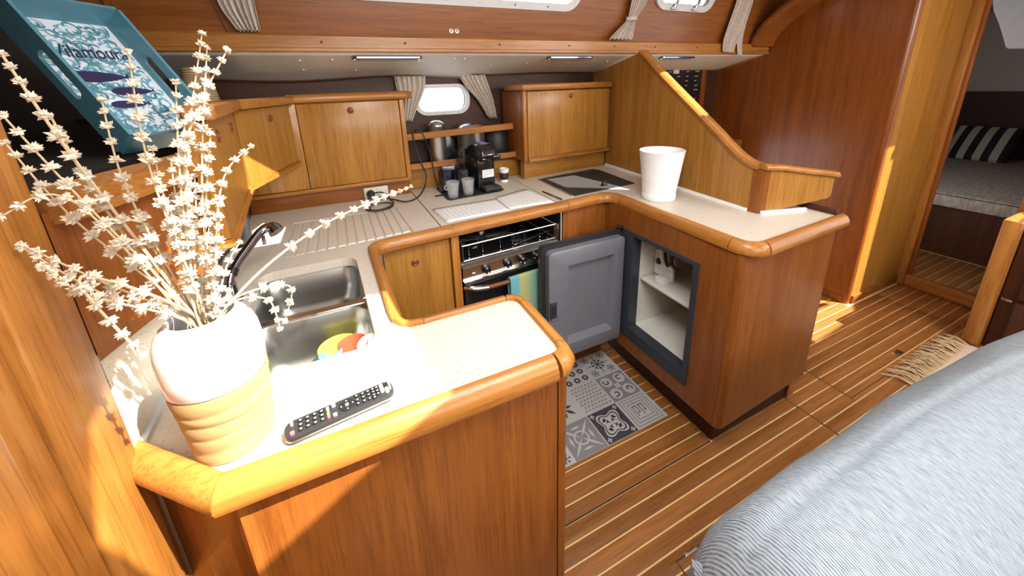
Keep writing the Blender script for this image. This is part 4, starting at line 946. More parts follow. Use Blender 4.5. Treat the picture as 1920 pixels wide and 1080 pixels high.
# two open pages of a booklet
def page(name, label, quad, lines, lift):
    t = thing(name, label, 'paper', (sum(p[0] for p in quad) / 4, sum(p[1] for p in quad) / 4, ZC))
    def pf(u, v, dz=0.0):
        a = Vector(quad[0]).lerp(Vector(quad[1]), u); c = Vector(quad[3]).lerp(Vector(quad[2]), u); p = a.lerp(c, v)
        return (p.x, p.y, ZC + 0.0016 + lift * math.sin(u * PI) * 0.5 + lift * (u if lift > 0.004 else 1 - u) + dz)
    obj('sheet', grid(nb(), lambda u, v: pf(u, v), 10, 6), 'paper', t, solid=0.0008)
    b = nb(); rnd = random.Random(3)
    for k in range(lines):
        v = 0.07 + 0.86 * k / lines; u = 0.06
        while u < 0.9:
            l = rnd.uniform(0.02, 0.09); l = min(l, 0.93 - u)
            q = [pf(u, v, 0.0006), pf(u + l, v, 0.0006), pf(u + l, v + 0.012, 0.0006), pf(u, v + 0.012, 0.0006)]
            b.faces.new([b.verts.new(x) for x in q]); u += l + 0.02
    o = obj('print_lines', b, 'ink', t, smooth=0); o['kind'] = 'stuff'
    return t, pf
t, pf = page('ruled_page', 'white page ruled in a table, lying on the stove lid', [(0.322, 1.620), (0.632, 1.628), (0.632, 1.430), (0.338, 1.412)], 9, 0.0012)
for k in range(15):
    u = 0.03 + 0.94 * k / 14
    b = nb(); q = [pf(u, 0.03, 0.0007), pf(u + 0.004, 0.03, 0.0007), pf(u + 0.004, 0.97, 0.0007), pf(u, 0.97, 0.0007)]
    b.faces.new([b.verts.new(x) for x in q]); obj('ruled_line', b, 'ink', t, smooth=0)
page('typed_page', 'white typed page beside the ruled page', [(0.640, 1.640), (0.850, 1.712), (0.862, 1.428), (0.630, 1.432)], 14, 0.0022)

# double socket with plug, cable going up behind the pots
so = thing('wall_socket', 'cream double wall socket under the wall locker', 'socket', (0.113, 1.955, 0.90))
bx('plate', 'socket_cream', so, 0.054, 0.172, 1.948, 1.957, 0.908, 0.966, bev=0.004)
bx('insert', 'socket_cream', so, 0.062, 0.108, 1.945, 1.950, 0.914, 0.960, bev=0.003)
bx('insert', 'socket_cream', so, 0.117, 0.164, 1.945, 1.950, 0.914, 0.960, bev=0.003)
pc = thing('power_cable', 'black power cable with round plug coiled on the worktop', 'cable', (0.12, 1.85, ZC))
b = nb(); lathe(b, [(0.0, 0), (0.018, 0.0), (0.020, 0.006), (0.018, 0.026), (0.010, 0.034), (0.0, 0.035)], (0, 0, 0), 20); b.transform(Matrix.Translation((0.085, 1.945, 0.936)) @ Matrix.Rotation(PI / 2, 4, 'X')); obj('plug', b, 'black_matt', pc)
cp = [(0.092, 1.922, 0.940), (0.130, 1.910, 0.945), (0.160, 1.89, 0.93), (0.168, 1.84, 0.915), (0.175, 1.79, ZC + 0.012), (0.155, 1.735, ZC + 0.006), (0.105, 1.715, ZC + 0.006), (0.066, 1.745, ZC + 0.006), (0.075, 1.79, ZC + 0.014), (0.13, 1.80, ZC + 0.014), (0.165, 1.765, ZC + 0.014), (0.14, 1.715, ZC + 0.014), (0.08, 1.705, ZC + 0.012), (0.048, 1.77, ZC + 0.006), (0.060, 1.87, ZC + 0.02), (0.10, 1.90, ZC + 0.022), (0.18, 1.86, ZC + 0.008), (0.235, 1.79, ZC + 0.006), (0.30, 1.84, ZC + 0.006), (0.355, 1.93, ZC + 0.03), (0.375, 1.955, 0.99), (0.362, 1.958, 1.04), (0.345, 1.963, 1.10), (0.33, 1.965, 1.19), (0.33, 1.962, 1.232), (0.345, 1.99, 1.228), (0.36, 2.03, 1.19)]
obj('cord', tube(nb(), smooth_path(cp, 6), 0.0036, 8), 'black_rubber', pc, smooth=0.9)
obj('second_cord', tube(nb(), smooth_path([(0.345, 1.985, 1.236), (0.375, 1.963, 1.222), (0.40, 1.958, 1.14), (0.415, 1.960, 1.05), (0.43, 1.995, 0.96), (0.45, 2.01, ZC + 0.006)], 6), 0.0026, 8), 'black_rubber', pc)

# white bucket
bk = thing('white_bucket', 'plain white plastic bucket on the peninsula worktop', 'bucket', (1.318, 1.245, ZC))
obj('wall', lathe(nb(), [(0.0, 0.0), (0.070, 0.0), (0.073, 0.004), (0.0745, 0.026), (0.0738, 0.030), (0.098, 0.224), (0.100, 0.228), (0.098, 0.231), (0.095, 0.228), (0.071, 0.034), (0.0, 0.032)], (1.318, 1.245, ZC), 48, cap=False), 'white_plastic', bk, smooth=0.9)
obj('foot_ring', lathe(nb(), [(0.0735, 0.0005), (0.0755, 0.003), (0.0765, 0.026), (0.0745, 0.029)], (1.318, 1.245, ZC), 48), 'white_gloss', bk, smooth=0.9)

# remote control
rm = thing('remote_control', 'black television remote control lying by the worktop edge', 'remote control', (-0.07, 0.587, ZC))
R0 = Vector((-0.153, 0.575, ZC)); R1 = Vector((0.017, 0.5975, ZC)); RU = (R1 - R0).normalized(); RV = Vector((-RU.y, RU.x, 0)); RL = (R1 - R0).length
def rm_f(u, v, q): p = R0 + RU * u + RV * v; return (p.x, p.y, ZC + q)
out = rrect(0.0, RL, -0.019, 0.019, 0.014)
b = nb(); loft(b, [[Vector(rm_f(RL / 2 + (p[0] - RL / 2) * s, p[1] * s2, z)) for p in out] for s, s2, z in ((0.93, 0.80, 0.0005), (0.985, 0.94, 0.004), (1.0, 1.0, 0.011), (0.995, 0.98, 0.0155), (0.985, 0.94, 0.017))], True, True); body = obj('case', b, 'remote_black', rm, smooth=0.9)
obj('lower_shell', prism(nb(), [(RL / 2 + (p[0] - RL / 2) * 1.002, p[1] * 1.01) for p in out], 0.0075, 0.0095, (), rm_f), 'steel_brushed', rm)
def key(u, v, a, c, mat, nm='button', up=0.0025):
    return obj(nm, prism(nb(), rrect(u - a, u + a, v - c, v + c, min(a, c) * 0.6, 3), 0.0165, 0.0170 + up, (), rm_f), mat, rm)
for i in range(4):
    for j in range(3):
        k_ = key(0.024 + 0.0105 * i, 0.0095 - 0.0095 * j, 0.0036, 0.0026, 'key_black'); obj('legend', prism(nb(), rrect(0.0222 + 0.0105 * i, 0.0258 + 0.0105 * i, 0.0083 - 0.0095 * j, 0.0107 - 0.0095 * j, 0.0008, 2), 0.0195, 0.0198, (), rm_f), 'key_white', k_)
key(0.0115, 0.010, 0.002, 0.0035, 'key_white'); key(0.0115, -0.010, 0.0032, 0.0036, 'key_red')
for j, mt in enumerate(('key_white', 'tray_green', 'sponge_yellow', 'key_red')): key(0.0645, 0.0105 - 0.0068 * j, 0.0022, 0.0018, mt)
for j in (0.0115, -0.010): key(0.074, j, 0.0030, 0.0026, 'key_white')
dp = obj('direction_pad', prism(nb(), [(0.094 + 0.0125 * math.cos(t), 0.0 + 0.0130 * math.sin(t)) for t in [2 * PI * i / 28 for i in range(28)]], 0.0165, 0.0185, (), rm_f), 'key_black', rm)
obj('centre_key', prism(nb(), rrect(0.0915, 0.0965, -0.0025, 0.0025, 0.001, 2), 0.0183, 0.0195, (), rm_f), 'key_white', dp)
for a in range(4): obj('arrow', prism(nb(), rrect(0.094 + 0.0092 * math.cos(a * PI / 2) - 0.001, 0.094 + 0.0092 * math.cos(a * PI / 2) + 0.001, 0.0092 * math.sin(a * PI / 2) - 0.001, 0.0092 * math.sin(a * PI / 2) + 0.001, 0.0004, 2), 0.0184, 0.0189, (), rm_f), 'key_white', dp)
for u, vs in ((0.111, (0.010, 0.0, -0.009)), (0.121, (0.0095, 0.001, -0.009)), (0.130, (0.0095, 0.001, -0.009)), (0.138, (0.010, 0.003, -0.005, -0.011)), (0.145, (0.010, 0.002, -0.006))):
    for v in vs:
        k_ = key(u, v, 0.0034, 0.0026, 'key_black'); obj('legend', prism(nb(), rrect(u - 0.0014, u + 0.0014, v - 0.0011, v + 0.0011, 0.0006, 2), 0.0195, 0.0198, (), rm_f), 'key_white', k_)
key(0.1525, 0.0035, 0.0030, 0.0095, 'key_white', 'app_button'); key(0.1600, -0.0055, 0.0030, 0.0060, 'key_white', 'app_button'); key(0.1600, 0.0080, 0.0024, 0.0024, 'key_black', 'app_button')
key(0.1660, 0.002, 0.0014, 0.0085, 'key_white', 'power_button')

# ================================================================== vase and dried flowers
VX, VY = -0.226, 0.622
vs_ = thing('stoneware_vase', 'two-tone ribbed vase, white glazed above sand-coloured clay', 'vase', (VX, VY, ZC))
prof = [(0.0, 0.0), (0.050, 0.0), (0.0525, 0.003)]
for k in range(5):
    z0 = 0.003 + 0.0245 * k
    for i in range(1, 9):
        t_ = i / 8; prof.append((0.0528 + 0.0020 * k + 0.0016 * t_ + 0.0013 * math.sin(t_ * PI), z0 + 0.0245 * t_))
cb = lathe(nb(), prof, (VX, VY, ZC), 64, cap=False)
for v in cb.verts:      # hand-thrown rings are never quite level
    h_ = v.co.z - ZC; a_ = math.atan2(v.co.y - VY, v.co.x - VX); fd_ = min(1.0, h_ / 0.02) * min(1.0, max(0.0, (0.1255 - h_) / 0.02))
    v.co.z += fd_ * (0.0028 * math.sin(a_ + 60 * h_) + 0.0014 * math.sin(2 * a_ + 150 * h_))
low = obj('clay_body', cb, 'vase_clay', vs_, smooth=0.9)
up = [(0.0612, 0.1250), (0.0632, 0.128), (0.0645, 0.152), (0.0648, 0.172), (0.0632, 0.192), (0.0580, 0.209), (0.0510, 0.219), (0.0450, 0.224), (0.0420, 0.228), (0.0400, 0.229), (0.0385, 0.226), (0.0420, 0.215), (0.055, 0.19), (0.056, 0.13), (0.05, 0.02), (0.0, 0.015)]
obj('glazed_shoulder', lathe(nb(), up, (VX, VY, ZC), 64, cap=False), 'vase_white', vs_, smooth=0.9)

# spiky flower whorl meshes, shared by all stems
def whorl_mesh(seed):
    rnd = random.Random(seed); b = bmesh.new()
    bmesh.ops.create_icosphere(b, subdivisions=1, radius=0.0052)
    for v in b.verts: v.co.z *= 0.75
    for i in range(34):
        a = 2 * PI * i / 17 + rnd.uniform(-0.2, 0.2); e = rnd.choice((-0.35, -0.05, 0.25, 0.6, 0.95)) + rnd.uniform(-0.1, 0.1); L_ = rnd.uniform(0.0072, 0.0104)
        d_ = Vector((math.cos(a) * math.cos(e), math.sin(a) * math.cos(e), math.sin(e))); s_ = d_.cross(Vector((0, 0, 1))).normalized(); u_ = s_.cross(d_)
        base = [b.verts.new(d_ * 0.002 + s_ * 0.0022 * math.cos(q) + u_ * 0.0018 * math.sin(q)) for q in (0, 2.1, 4.2)]
        mid_ = [b.verts.new(d_ * L_ * 0.6 + s_ * 0.0024 * math.cos(q) + u_ * 0.0018 * math.sin(q)) for q in (0, 2.1, 4.2)]
        tip = b.verts.new(d_ * L_)
        for q in range(3):
            b.faces.new([base[q], base[(q + 1) % 3], mid_[(q + 1) % 3], mid_[q]]); b.faces.new([mid_[q], mid_[(q + 1) % 3], tip])
    me = bpy.data.meshes.new('flower_whorl'); b.to_mesh(me); b.free(); me.materials.append(MATS['petal']); return me
WH = [whorl_mesh(s) for s in (1, 2, 3, 4)]
STEMS = [
    ((-0.338,0.645,1.493),(-0.301,0.626,1.370),9),
    ((-0.318,0.567,1.441),(-0.290,0.588,1.330),9),
    ((-0.339,0.602,1.397),(-0.306,0.603,1.295),8),
    ((-0.329,0.669,1.421),(-0.296,0.639,1.304),8),
    ((-0.265,0.640,1.440),(-0.262,0.624,1.324),8),
    ((-0.211,0.595,1.490),(-0.227,0.605,1.344),8),
    ((-0.159,0.688,1.524),(-0.207,0.650,1.333),11),
    ((-0.127,0.647,1.498),(-0.198,0.627,1.358),9),
    ((-0.169,0.738,1.509),(-0.202,0.678,1.310),13),
    ((-0.176,0.597,1.456),(-0.205,0.608,1.312),9),
    ((-0.136,0.707,1.360),(-0.176,0.666,1.309),5),
    ((0.126,0.855,1.222),(-0.063,0.734,1.200),10),
    ((-0.334,0.551,1.327),(-0.292,0.582,1.326),6),
    ((-0.370,0.591,1.278),(-0.309,0.602,1.202),6),
    ((-0.319,0.535,1.297),(-0.296,0.570,1.237),10),
    ((-0.302,0.520,1.275),(-0.297,0.559,1.218),9),
    ((-0.256,0.526,1.145),(-0.296,0.554,1.245),12),
    ((-0.133,0.655,1.072),(-0.119,0.660,1.131),4),
    ((-0.138,0.632,1.073),(-0.148,0.639,1.126),3),
    ((-0.171,0.620,1.292),(-0.190,0.624,1.217),9),
    ((-0.196,0.664,1.271),(-0.213,0.642,1.197),9),
    ((-0.231,0.684,1.352),(-0.231,0.652,1.256),8),
    ((-0.225,0.622,1.376),(-0.229,0.620,1.259),7),
    ((-0.215,0.594,1.302),(-0.224,0.606,1.225),5),
    ((-0.276,0.657,1.340),(-0.260,0.636,1.236),5),
    ((-0.184,0.616,1.407),(-0.208,0.618,1.287),10),
    ((-0.175,0.683,1.212),(-0.192,0.655,1.186),4),
    ((-0.211,0.691,1.325),(-0.218,0.657,1.235),9),
    ((-0.154,0.595,1.393),(-0.189,0.609,1.271),11),
    ((-0.196,0.654,1.146),(-0.206,0.640,1.134),4),
    ((-0.176,0.587,1.253),(-0.200,0.604,1.178),8),
]
MOUTH = Vector((VX, VY, ZC + 0.222))
rnd = random.Random(11)
for si, (tip, mid, nw) in enumerate(STEMS):
    tip = Vector(tip); mid = Vector(mid)
    if tip.x < -0.352: tip.x = -0.352
    dirn = (mid - MOUTH).normalized(); base = Vector((VX, VY, ZC + 0.10)) - Vector((dirn.x, dirn.y, 0)) * 0.02
    rim = MOUTH + Vector((dirn.x, dirn.y, 0)) * 0.024 + Vector((rnd.uniform(-0.01, 0.01), rnd.uniform(-0.01, 0.01), 0))
    path = smooth_path([base, rim, mid, tip], 9)
    lb = {11: 'long dried stem leaning from the vase out over the draining board', 16: 'drooping dried stem hanging down beside the vase', 17: 'thin dried sprig bending out over the sink', 18: 'shortest thin dried sprig dipping towards the sink',
          6: 'tallest upright dried stem in front of the fiddle rail', 10: 'dried stem with bare stalk reaching in front of the corner locker', 12: 'dried stem bending sideways towards the post'}.get(si, 'dried stem with spiky cream flower whorls standing in the vase')
    t = thing('dried_flower_stem', lb, 'flower', tuple(base), 'dried flowers in the vase')
    n_ = len(path); thick = 0.0022 if si in (0, 3, 11, 16) else 0.0015
    obj('stem', tube(nb(), path, [thick * (1.15 - 0.55 * i / n_) for i in range(n_)], 6), 'stem_dry', t)
    Ls = [0.0]
    for a, c in zip(path, path[1:]): Ls.append(Ls[-1] + (c - a).length)
    tot = Ls[-1]; step = 0.0205
    for k in range(nw + 2):
        s_ = tot - step * k * (0.72 + 0.05 * k)
        if s_ < tot * 0.46: break
        i = max(j for j in range(n_) if Ls[j] <= s_ + 1e-9); i = min(i, n_ - 2)
        f_ = (s_ - Ls[i]) / max(1e-6, Ls[i + 1] - Ls[i]); p = path[i].lerp(path[i + 1], f_); d_ = (path[i + 1] - path[i]).normalized()
        o = bpy.data.objects.new('flower_whorl', WH[rnd.randrange(4)]); COL.objects.link(o); o.parent = t; o.location = p - WO[t.name]
        q = d_.to_track_quat('Z', 'Y'); q.rotate(Matrix.Rotation(rnd.uniform(0, 6.28), 3, d_)); o.rotation_euler = q.to_euler()
        g = (0.62 + 0.10 * min(k, 5)) * rnd.uniform(0.88, 1.12); o.scale = (g, g, g)

# ================================================================== blue tray leaning in the shelf, rope basket
tt, ta = 0.641, 0.61
E1 = Vector((-math.sin(tt) * math.cos(ta), math.sin(tt) * math.sin(ta), math.cos(tt))); E2 = Vector((math.sin(ta), math.cos(ta), 0)); E3 = E2.cross(E1).normalized()
if E3.x < 0: E3 = -E3
TB = Vector((-0.42, 1.027, 1.338))
def tf(u, v, q): return TB + E2 * u + E1 * v + E3 * q          # u across (towards the hull), v up the tray, q out of the tray floor
TW, TH = 0.179, 0.337
tr = thing('serving_tray', 'turquoise wooden tray with fish print leaning in the shelf', 'tray', (-0.5, 1.3, 1.315))
obj('floor_board', prism(nb(), [(0, 0), (TW, 0), (TW, TH), (0, TH)], -0.006, 0.0, (), tf), 'print_white', tr)
hole = None
def side(u0, v0, u1, v1, slot):
    a = Vector((u0, v0)); c = Vector((u1, v1)); d_ = (c - a); L_ = d_.length; d_.normalize(); nrm = Vector((d_.y, -d_.x))
    f = lambda s_, h, q: tf(a.x + d_.x * s_ + nrm.x * (q + h * 0.04), a.y + d_.y * s_ + nrm.y * (q + h * 0.04), h)
    hs = [rrect(L_ / 2 - 0.056, L_ / 2 + 0.056, 0.014, 0.036, 0.0105)] if slot else []
    return obj('side_board', prism(nb(), [(-0.02 * 0, -0.006), (L_, -0.006), (L_ + 0.002, 0.056), (-0.002, 0.056)], 0.0, 0.007, hs, f), 'tray_blue', tr, smooth=0)
side(0, 0, TW, 0, False); side(TW, 0, TW, TH, True); side(TW, TH, 0, TH, False); side(0, TH, 0, 0, True)
# printed swirls, fish and lettering on the tray floor
def disc_strip(name, pts, wdt, q, mat, parent):
    b = nb(); ln = len(pts); Lf, Rt = [], []
    for i, p in enumerate(pts):
        a = Vector(pts[max(0, i - 1)]); c = Vector(pts[min(ln - 1, i + 1)]); d_ = (c - a).normalized(); n__ = Vector((-d_.y, d_.x)); ww = wdt * (0.25 + math.sin(PI * i / (ln - 1)))
        p = Vector(p); l = p + n__ * ww; r = p - n__ * ww
        Lf.append(b.verts.new(tf(l.x, l.y, q))); Rt.append(b.verts.new(tf(r.x, r.y, q)))
    for i in range(ln - 1): b.faces.new([Lf[i], Lf[i + 1], Rt[i + 1], Rt[i]])
    return b
rnd = random.Random(5)
for mt, cnt, q in (('tray_aqua', 260, 0.0006), ('tray_blue', 150, 0.0009), ('tray_green', 26, 0.0011)):
    big = nb()
    for k in range(cnt):
        cu, cv = rnd.uniform(0.012, TW - 0.012), rnd.uniform(0.012, TH - 0.012); r = rnd.uniform(0.006, 0.017); a0 = rnd.uniform(0, 6.28); sw = rnd.uniform(2.0, 4.6) * rnd.choice((-1, 1))
        pts = [(cu + r * (1 - 0.6 * i / 9) * math.cos(a0 + sw * i / 9), cv + r * (1 - 0.6 * i / 9) * math.sin(a0 + sw * i / 9)) for i in range(10)]
        pts = [(min(TW - 0.002, max(0.002, p[0])), min(TH - 0.002, max(0.002, p[1]))) for p in pts]
        append(big, disc_strip('s', pts, rnd.uniform(0.0012, 0.0028), q, mt, tr))
    o = obj('printed_swirls', big, mt, tr, smooth=0); o['kind'] = 'stuff'
for cu, cv, ln in ((0.070, 0.185, 0.105), (0.112, 0.145, 0.080), (0.085, 0.110, 0.07)):
    pts = []
    for i in range(25):
        a = 2 * PI * i / 25; x = math.cos(a); y = math.sin(a) * 0.27 * (1.0 - 0.35 * x)
        pts.append((cu + ln / 2 * x, cv + ln / 2 * y))
    fo = obj('printed_fish', prism(nb(), pts, 0.0012, 0.0018, (), tf), 'tray_navy', tr, smooth=0)
    obj('printed_fin', prism(nb(), [(cu + ln * 0.47, cv), (cu + ln * 0.60, cv + ln * 0.08), (cu + ln * 0.56, cv), (cu + ln * 0.60, cv - ln * 0.07)], 0.0012, 0.0018, (), tf), 'tray_navy', fo, smooth=0)
tc_ = bpy.data.curves.new('lettering', 'FONT'); tc_.body = 'Vilamoura'; tc_.size = 0.040; tc_.shear = 0.3; tc_.extrude = 0.0003; tc_.offset = 0.0
tmp = bpy.data.objects.new('tmp', tc_); COL.objects.link(tmp); bpy.context.view_layer.update()
me = bpy.data.meshes.new_from_object(tmp); bpy.data.objects.remove(tmp)
b = nb(); b.from_mesh(me); mx_ = max(v.co.x for v in b.verts)
for v in b.verts: v.co = tf(0.030 + v.co.x / mx_ * 0.135, 0.236 + v.co.y * 1.25, 0.0018 + v.co.z)
obj('lettering', b, 'tray_navy', tr, smooth=0)
# woven rope basket standing behind the lockers
rb_ = thing('rope_basket', 'coiled brown rope basket standing behind the tray', 'basket', (-0.42, 1.62, 1.395))
for k in range(17):
    z = 1.400 + 0.0078 * k; r = 0.050 - 0.0011 * k
    obj('rope_coil', tube(nb(), [(-0.42 + (r + 0.0006 * math.sin(9 * a)) * math.cos(a), 1.62 + r * math.sin(a), z + 0.0008 * math.sin(24 * a)) for a in [2 * PI * i / 36 for i in range(37)]], 0.0045, 6), 'rope', rb_)
obj('basket_liner', lathe(nb(), [(0.0, 1.397), (0.050, 1.397), (0.032, 1.53), (0.028, 1.53), (0.045, 1.402), (0.0, 1.401)], (-0.42, 1.62, 0), 24, cap=False), 'rope', rb_)
struct('trim_5', box(nb(), -0.60, -0.345, 1.30, 2.15, 1.3805, 1.3945), 'walnut_x', 'dark locker top behind the corner lockers')

# ================================================================== curtains
def curtain(name, label, rows_, folds, depth, y0=None, tie=None, group=None):
    """rows_: list of (centre x, y, z, half width) from top to bottom; pleats are sine folds"""
    t = thing(name, label, 'curtain', (rows_[-1][0], rows_[-1][1], rows_[-1][2]), group)
    R_ = [Vector((*r[:3],)) for r in rows_]; H = [r[3] for r in rows_]; nv = (len(rows_) - 1) * 6
    C = smooth_path(R_, 6); Hs = smooth_path([(h, 0, 0) for h in H], 6); rr = random.Random(len(name) + folds); ph = rr.uniform(0, 6)
    def f(u, v):
        i = min(len(C) - 1, int(round(v * nv))); c = C[i]; h = Hs[i].x
        x = (u - 0.5) * 2; am = depth * (0.55 + 0.45 * h / max(H))
        return (c.x + x * h, c.y + am * math.sin(u * folds * 2 * PI + ph) + 0.3 * am * math.sin(u * folds * 4.6 * PI + v * 3), c.z + 0.004 * math.sin(u * folds * PI * 2 + 1) * (v > 0.97))
    obj('drape', grid(nb(), f, folds * 12, nv), 'curtain_cloth', t, solid=0.0012, smooth=3)
    if tie is not None:
        c = C[int(round(tie * nv))]; h = Hs[int(round(tie * nv))].x + 0.006
        obj('tie_band', loft(nb(), [[Vector((c.x + (h + 0.004 * math.cos(6 * a)) * math.cos(a), c.y + (depth + 0.008) * math.sin(a), c.z + dz + 0.12 * h * math.cos(a))) for a in [2 * PI * i / 24 for i in range(24)]] for dz in (-0.011, 0.011)], False, False), 'curtain_cloth', t, solid=0.002, smooth=3)
        obj('button', lathe(nb(), [(0.0, 0), (0.006, 0.0), (0.006, 0.003), (0.0, 0.004)], (c.x - h * 0.8, c.y - depth - 0.01, c.z - 0.05), 12), 'white_plastic', t)
    return t
curtain('port_curtain', 'beige pleated curtain left of the portlight', [(0.372, 2.115, 1.505, 0.082), (0.370, 2.115, 1.44, 0.075), (0.352, 2.115, 1.35, 0.048), (0.330, 2.115, 1.27, 0.030)], 6, 0.009)
curtain('port_curtain', 'beige curtain pulled aside right of the portlight', [(0.722, 2.110, 1.505, 0.078), (0.752, 2.110, 1.44, 0.070), (0.800, 2.115, 1.36, 0.048), (0.838, 2.118, 1.255, 0.026)], 6, 0.010)
curtain('cabin_curtain', 'bunched grey-beige curtain at the start of the long window', [(-0.285, 1.735, 1.98, 0.060), (-0.285, 1.74, 1.85, 0.060), (-0.280, 1.752, 1.75, 0.055), (-0.268, 1.765, 1.69, 0.042), (-0.262, 1.768, 1.668, 0.036)], 6, 0.012)
curtain('cabin_curtain', 'grey-beige curtain with tie-back between the two coachroof windows', [(1.605, 1.728, 1.98, 0.060), (1.585, 1.738, 1.88, 0.056), (1.556, 1.748, 1.80, 0.036), (1.545, 1.753, 1.77, 0.030), (1.515, 1.760, 1.72, 0.056), (1.478, 1.758, 1.668, 0.082)], 6, 0.010, tie=0.58)
curtain('cabin_curtain', 'long straight curtain hanging over the rail end', [(2.445, 1.715, 1.99, 0.066), (2.43, 1.73, 1.87, 0.068), (2.405, 1.742, 1.75, 0.070), (2.375, 1.748, 1.675, 0.058), (2.365, 1.748, 1.605, 0.046)], 5, 0.010)
curtain('curtain_tail', 'narrow curtain tail hanging below the rail end', [(2.46, 1.735, 1.78, 0.020), (2.465, 1.748, 1.70, 0.022), (2.475, 1.752, 1.64, 0.020), (2.49, 1.752, 1.585, 0.018)], 2, 0.006)

# ================================================================== strip lights under the side deck
def strip_light(x0, x1, y, z, label):
    t = thing('strip_light', label, 'lamp', ((x0 + x1) / 2, y, z))
    b = nb(); prism(b, rrect(x0, x1, y - 0.026, y + 0.026, 0.024), z - 0.012, z); obj('housing', b, 'chrome_dark', t, bev=0.003)
    b = nb(); prism(b, rrect(x0 + 0.022, x1 - 0.022, y - 0.015, y + 0.015, 0.012), z - 0.016, z - 0.010); obj('diffuser', b, 'mat_mid', t, bev=0.002)
    for x in (x0 + 0.013, x1 - 0.013): obj('screw', lathe(nb(), [(0.0, 0.0), (0.004, 0.001), (0.004, 0.004)], (x, y, z - 0.0155), 10), 'chrome', t)
strip_light(0.080, 0.385, 1.835, 1.583, 'slim strip lamp on the lining above the wall locker')
strip_light(1.055, 1.345, 1.835, 1.583, 'slim strip lamp on the lining near the galley divider')
strip_light(1.86, 2.15, 1.835, 1.583, 'slim strip lamp on the lining above the chart table')

# ================================================================== printed kitchen mat
km = thing('kitchen_mat', 'grey patchwork tile-print mat on the galley floor', 'mat', (0.78, 1.155, 0))
X0, X1, Y0, Y1, ZK = 0.330, 1.140, 0.920, 1.392, 0.004
obj('mat_base', prism(nb(), rrect(X0, X1, Y0, Y1, 0.006), 0.0004, ZK), 'mat_pale', km)
def flat(polys, mat, parent, z, name='printed_motif'):
    b = nb()
    for pl in polys: b.faces.new([b.verts.new((p[0], p[1], z)) for p in pl])
    bmesh.ops.recalc_face_normals(b, faces=list(b.faces))
    for f in b.faces:
        if f.normal.z < 0: f.normal_flip()
    return obj(name, b, mat, parent, smooth=0)
def circ(cx, cy, r, n=20, a0=0): return [(cx + r * math.cos(a0 + 2 * PI * i / n), cy + r * math.sin(a0 + 2 * PI * i / n)) for i in range(n)]
def ring_polys(cx, cy, fo, fi, n=48):
    P_ = [(cx + fo(2 * PI * i / n) * math.cos(2 * PI * i / n), cy + fo(2 * PI * i / n) * math.sin(2 * PI * i / n)) for i in range(n)]
    Q_ = [(cx + fi(2 * PI * i / n) * math.cos(2 * PI * i / n), cy + fi(2 * PI * i / n) * math.sin(2 * PI * i / n)) for i in range(n)]
    return [[P_[i], P_[(i + 1) % n], Q_[(i + 1) % n], Q_[i]] for i in range(n)]
def petal(cx, cy, a, r0, r1, wd_):
    d = (math.cos(a), math.sin(a)); n = (-d[1], d[0]); m_ = (r0 + r1) / 2
    return [(cx + d[0] * r0, cy + d[1] * r0), (cx + d[0] * m_ + n[0] * wd_, cy + d[1] * m_ + n[1] * wd_), (cx + d[0] * r1, cy + d[1] * r1), (cx + d[0] * m_ - n[0] * wd_, cy + d[1] * m_ - n[1] * wd_)]
def snow(cx, cy, r, mat, parent, arms=8):
    P_ = [petal(cx, cy, 2 * PI * i / arms, 0.0, r, r * 0.10) for i in range(arms)]
    for i in range(arms):
        a = 2 * PI * i / arms; ex, ey = cx + r * 0.62 * math.cos(a), cy + r * 0.62 * math.sin(a)
        P_ += [petal(ex, ey, a + s, 0.0, r * 0.38, r * 0.09) for s in (0.75, -0.75)]
    P_.append(circ(cx, cy, r * 0.2, 10)); flat(P_, mat, parent, ZK + 0.0004)
TS = 0.1605
xs = [1.133 - TS * (k + 1) for k in range(5)]; ys = [Y0, 1.077, 1.237]
kinds = [['key', 'quatre', 'mosaic', 'snow', 'scale'], ['scroll', 'scale', 'leaf', 'quatre', 'key'], ['snow', 'flower', 'scroll', 'mosaic', 'snow']]
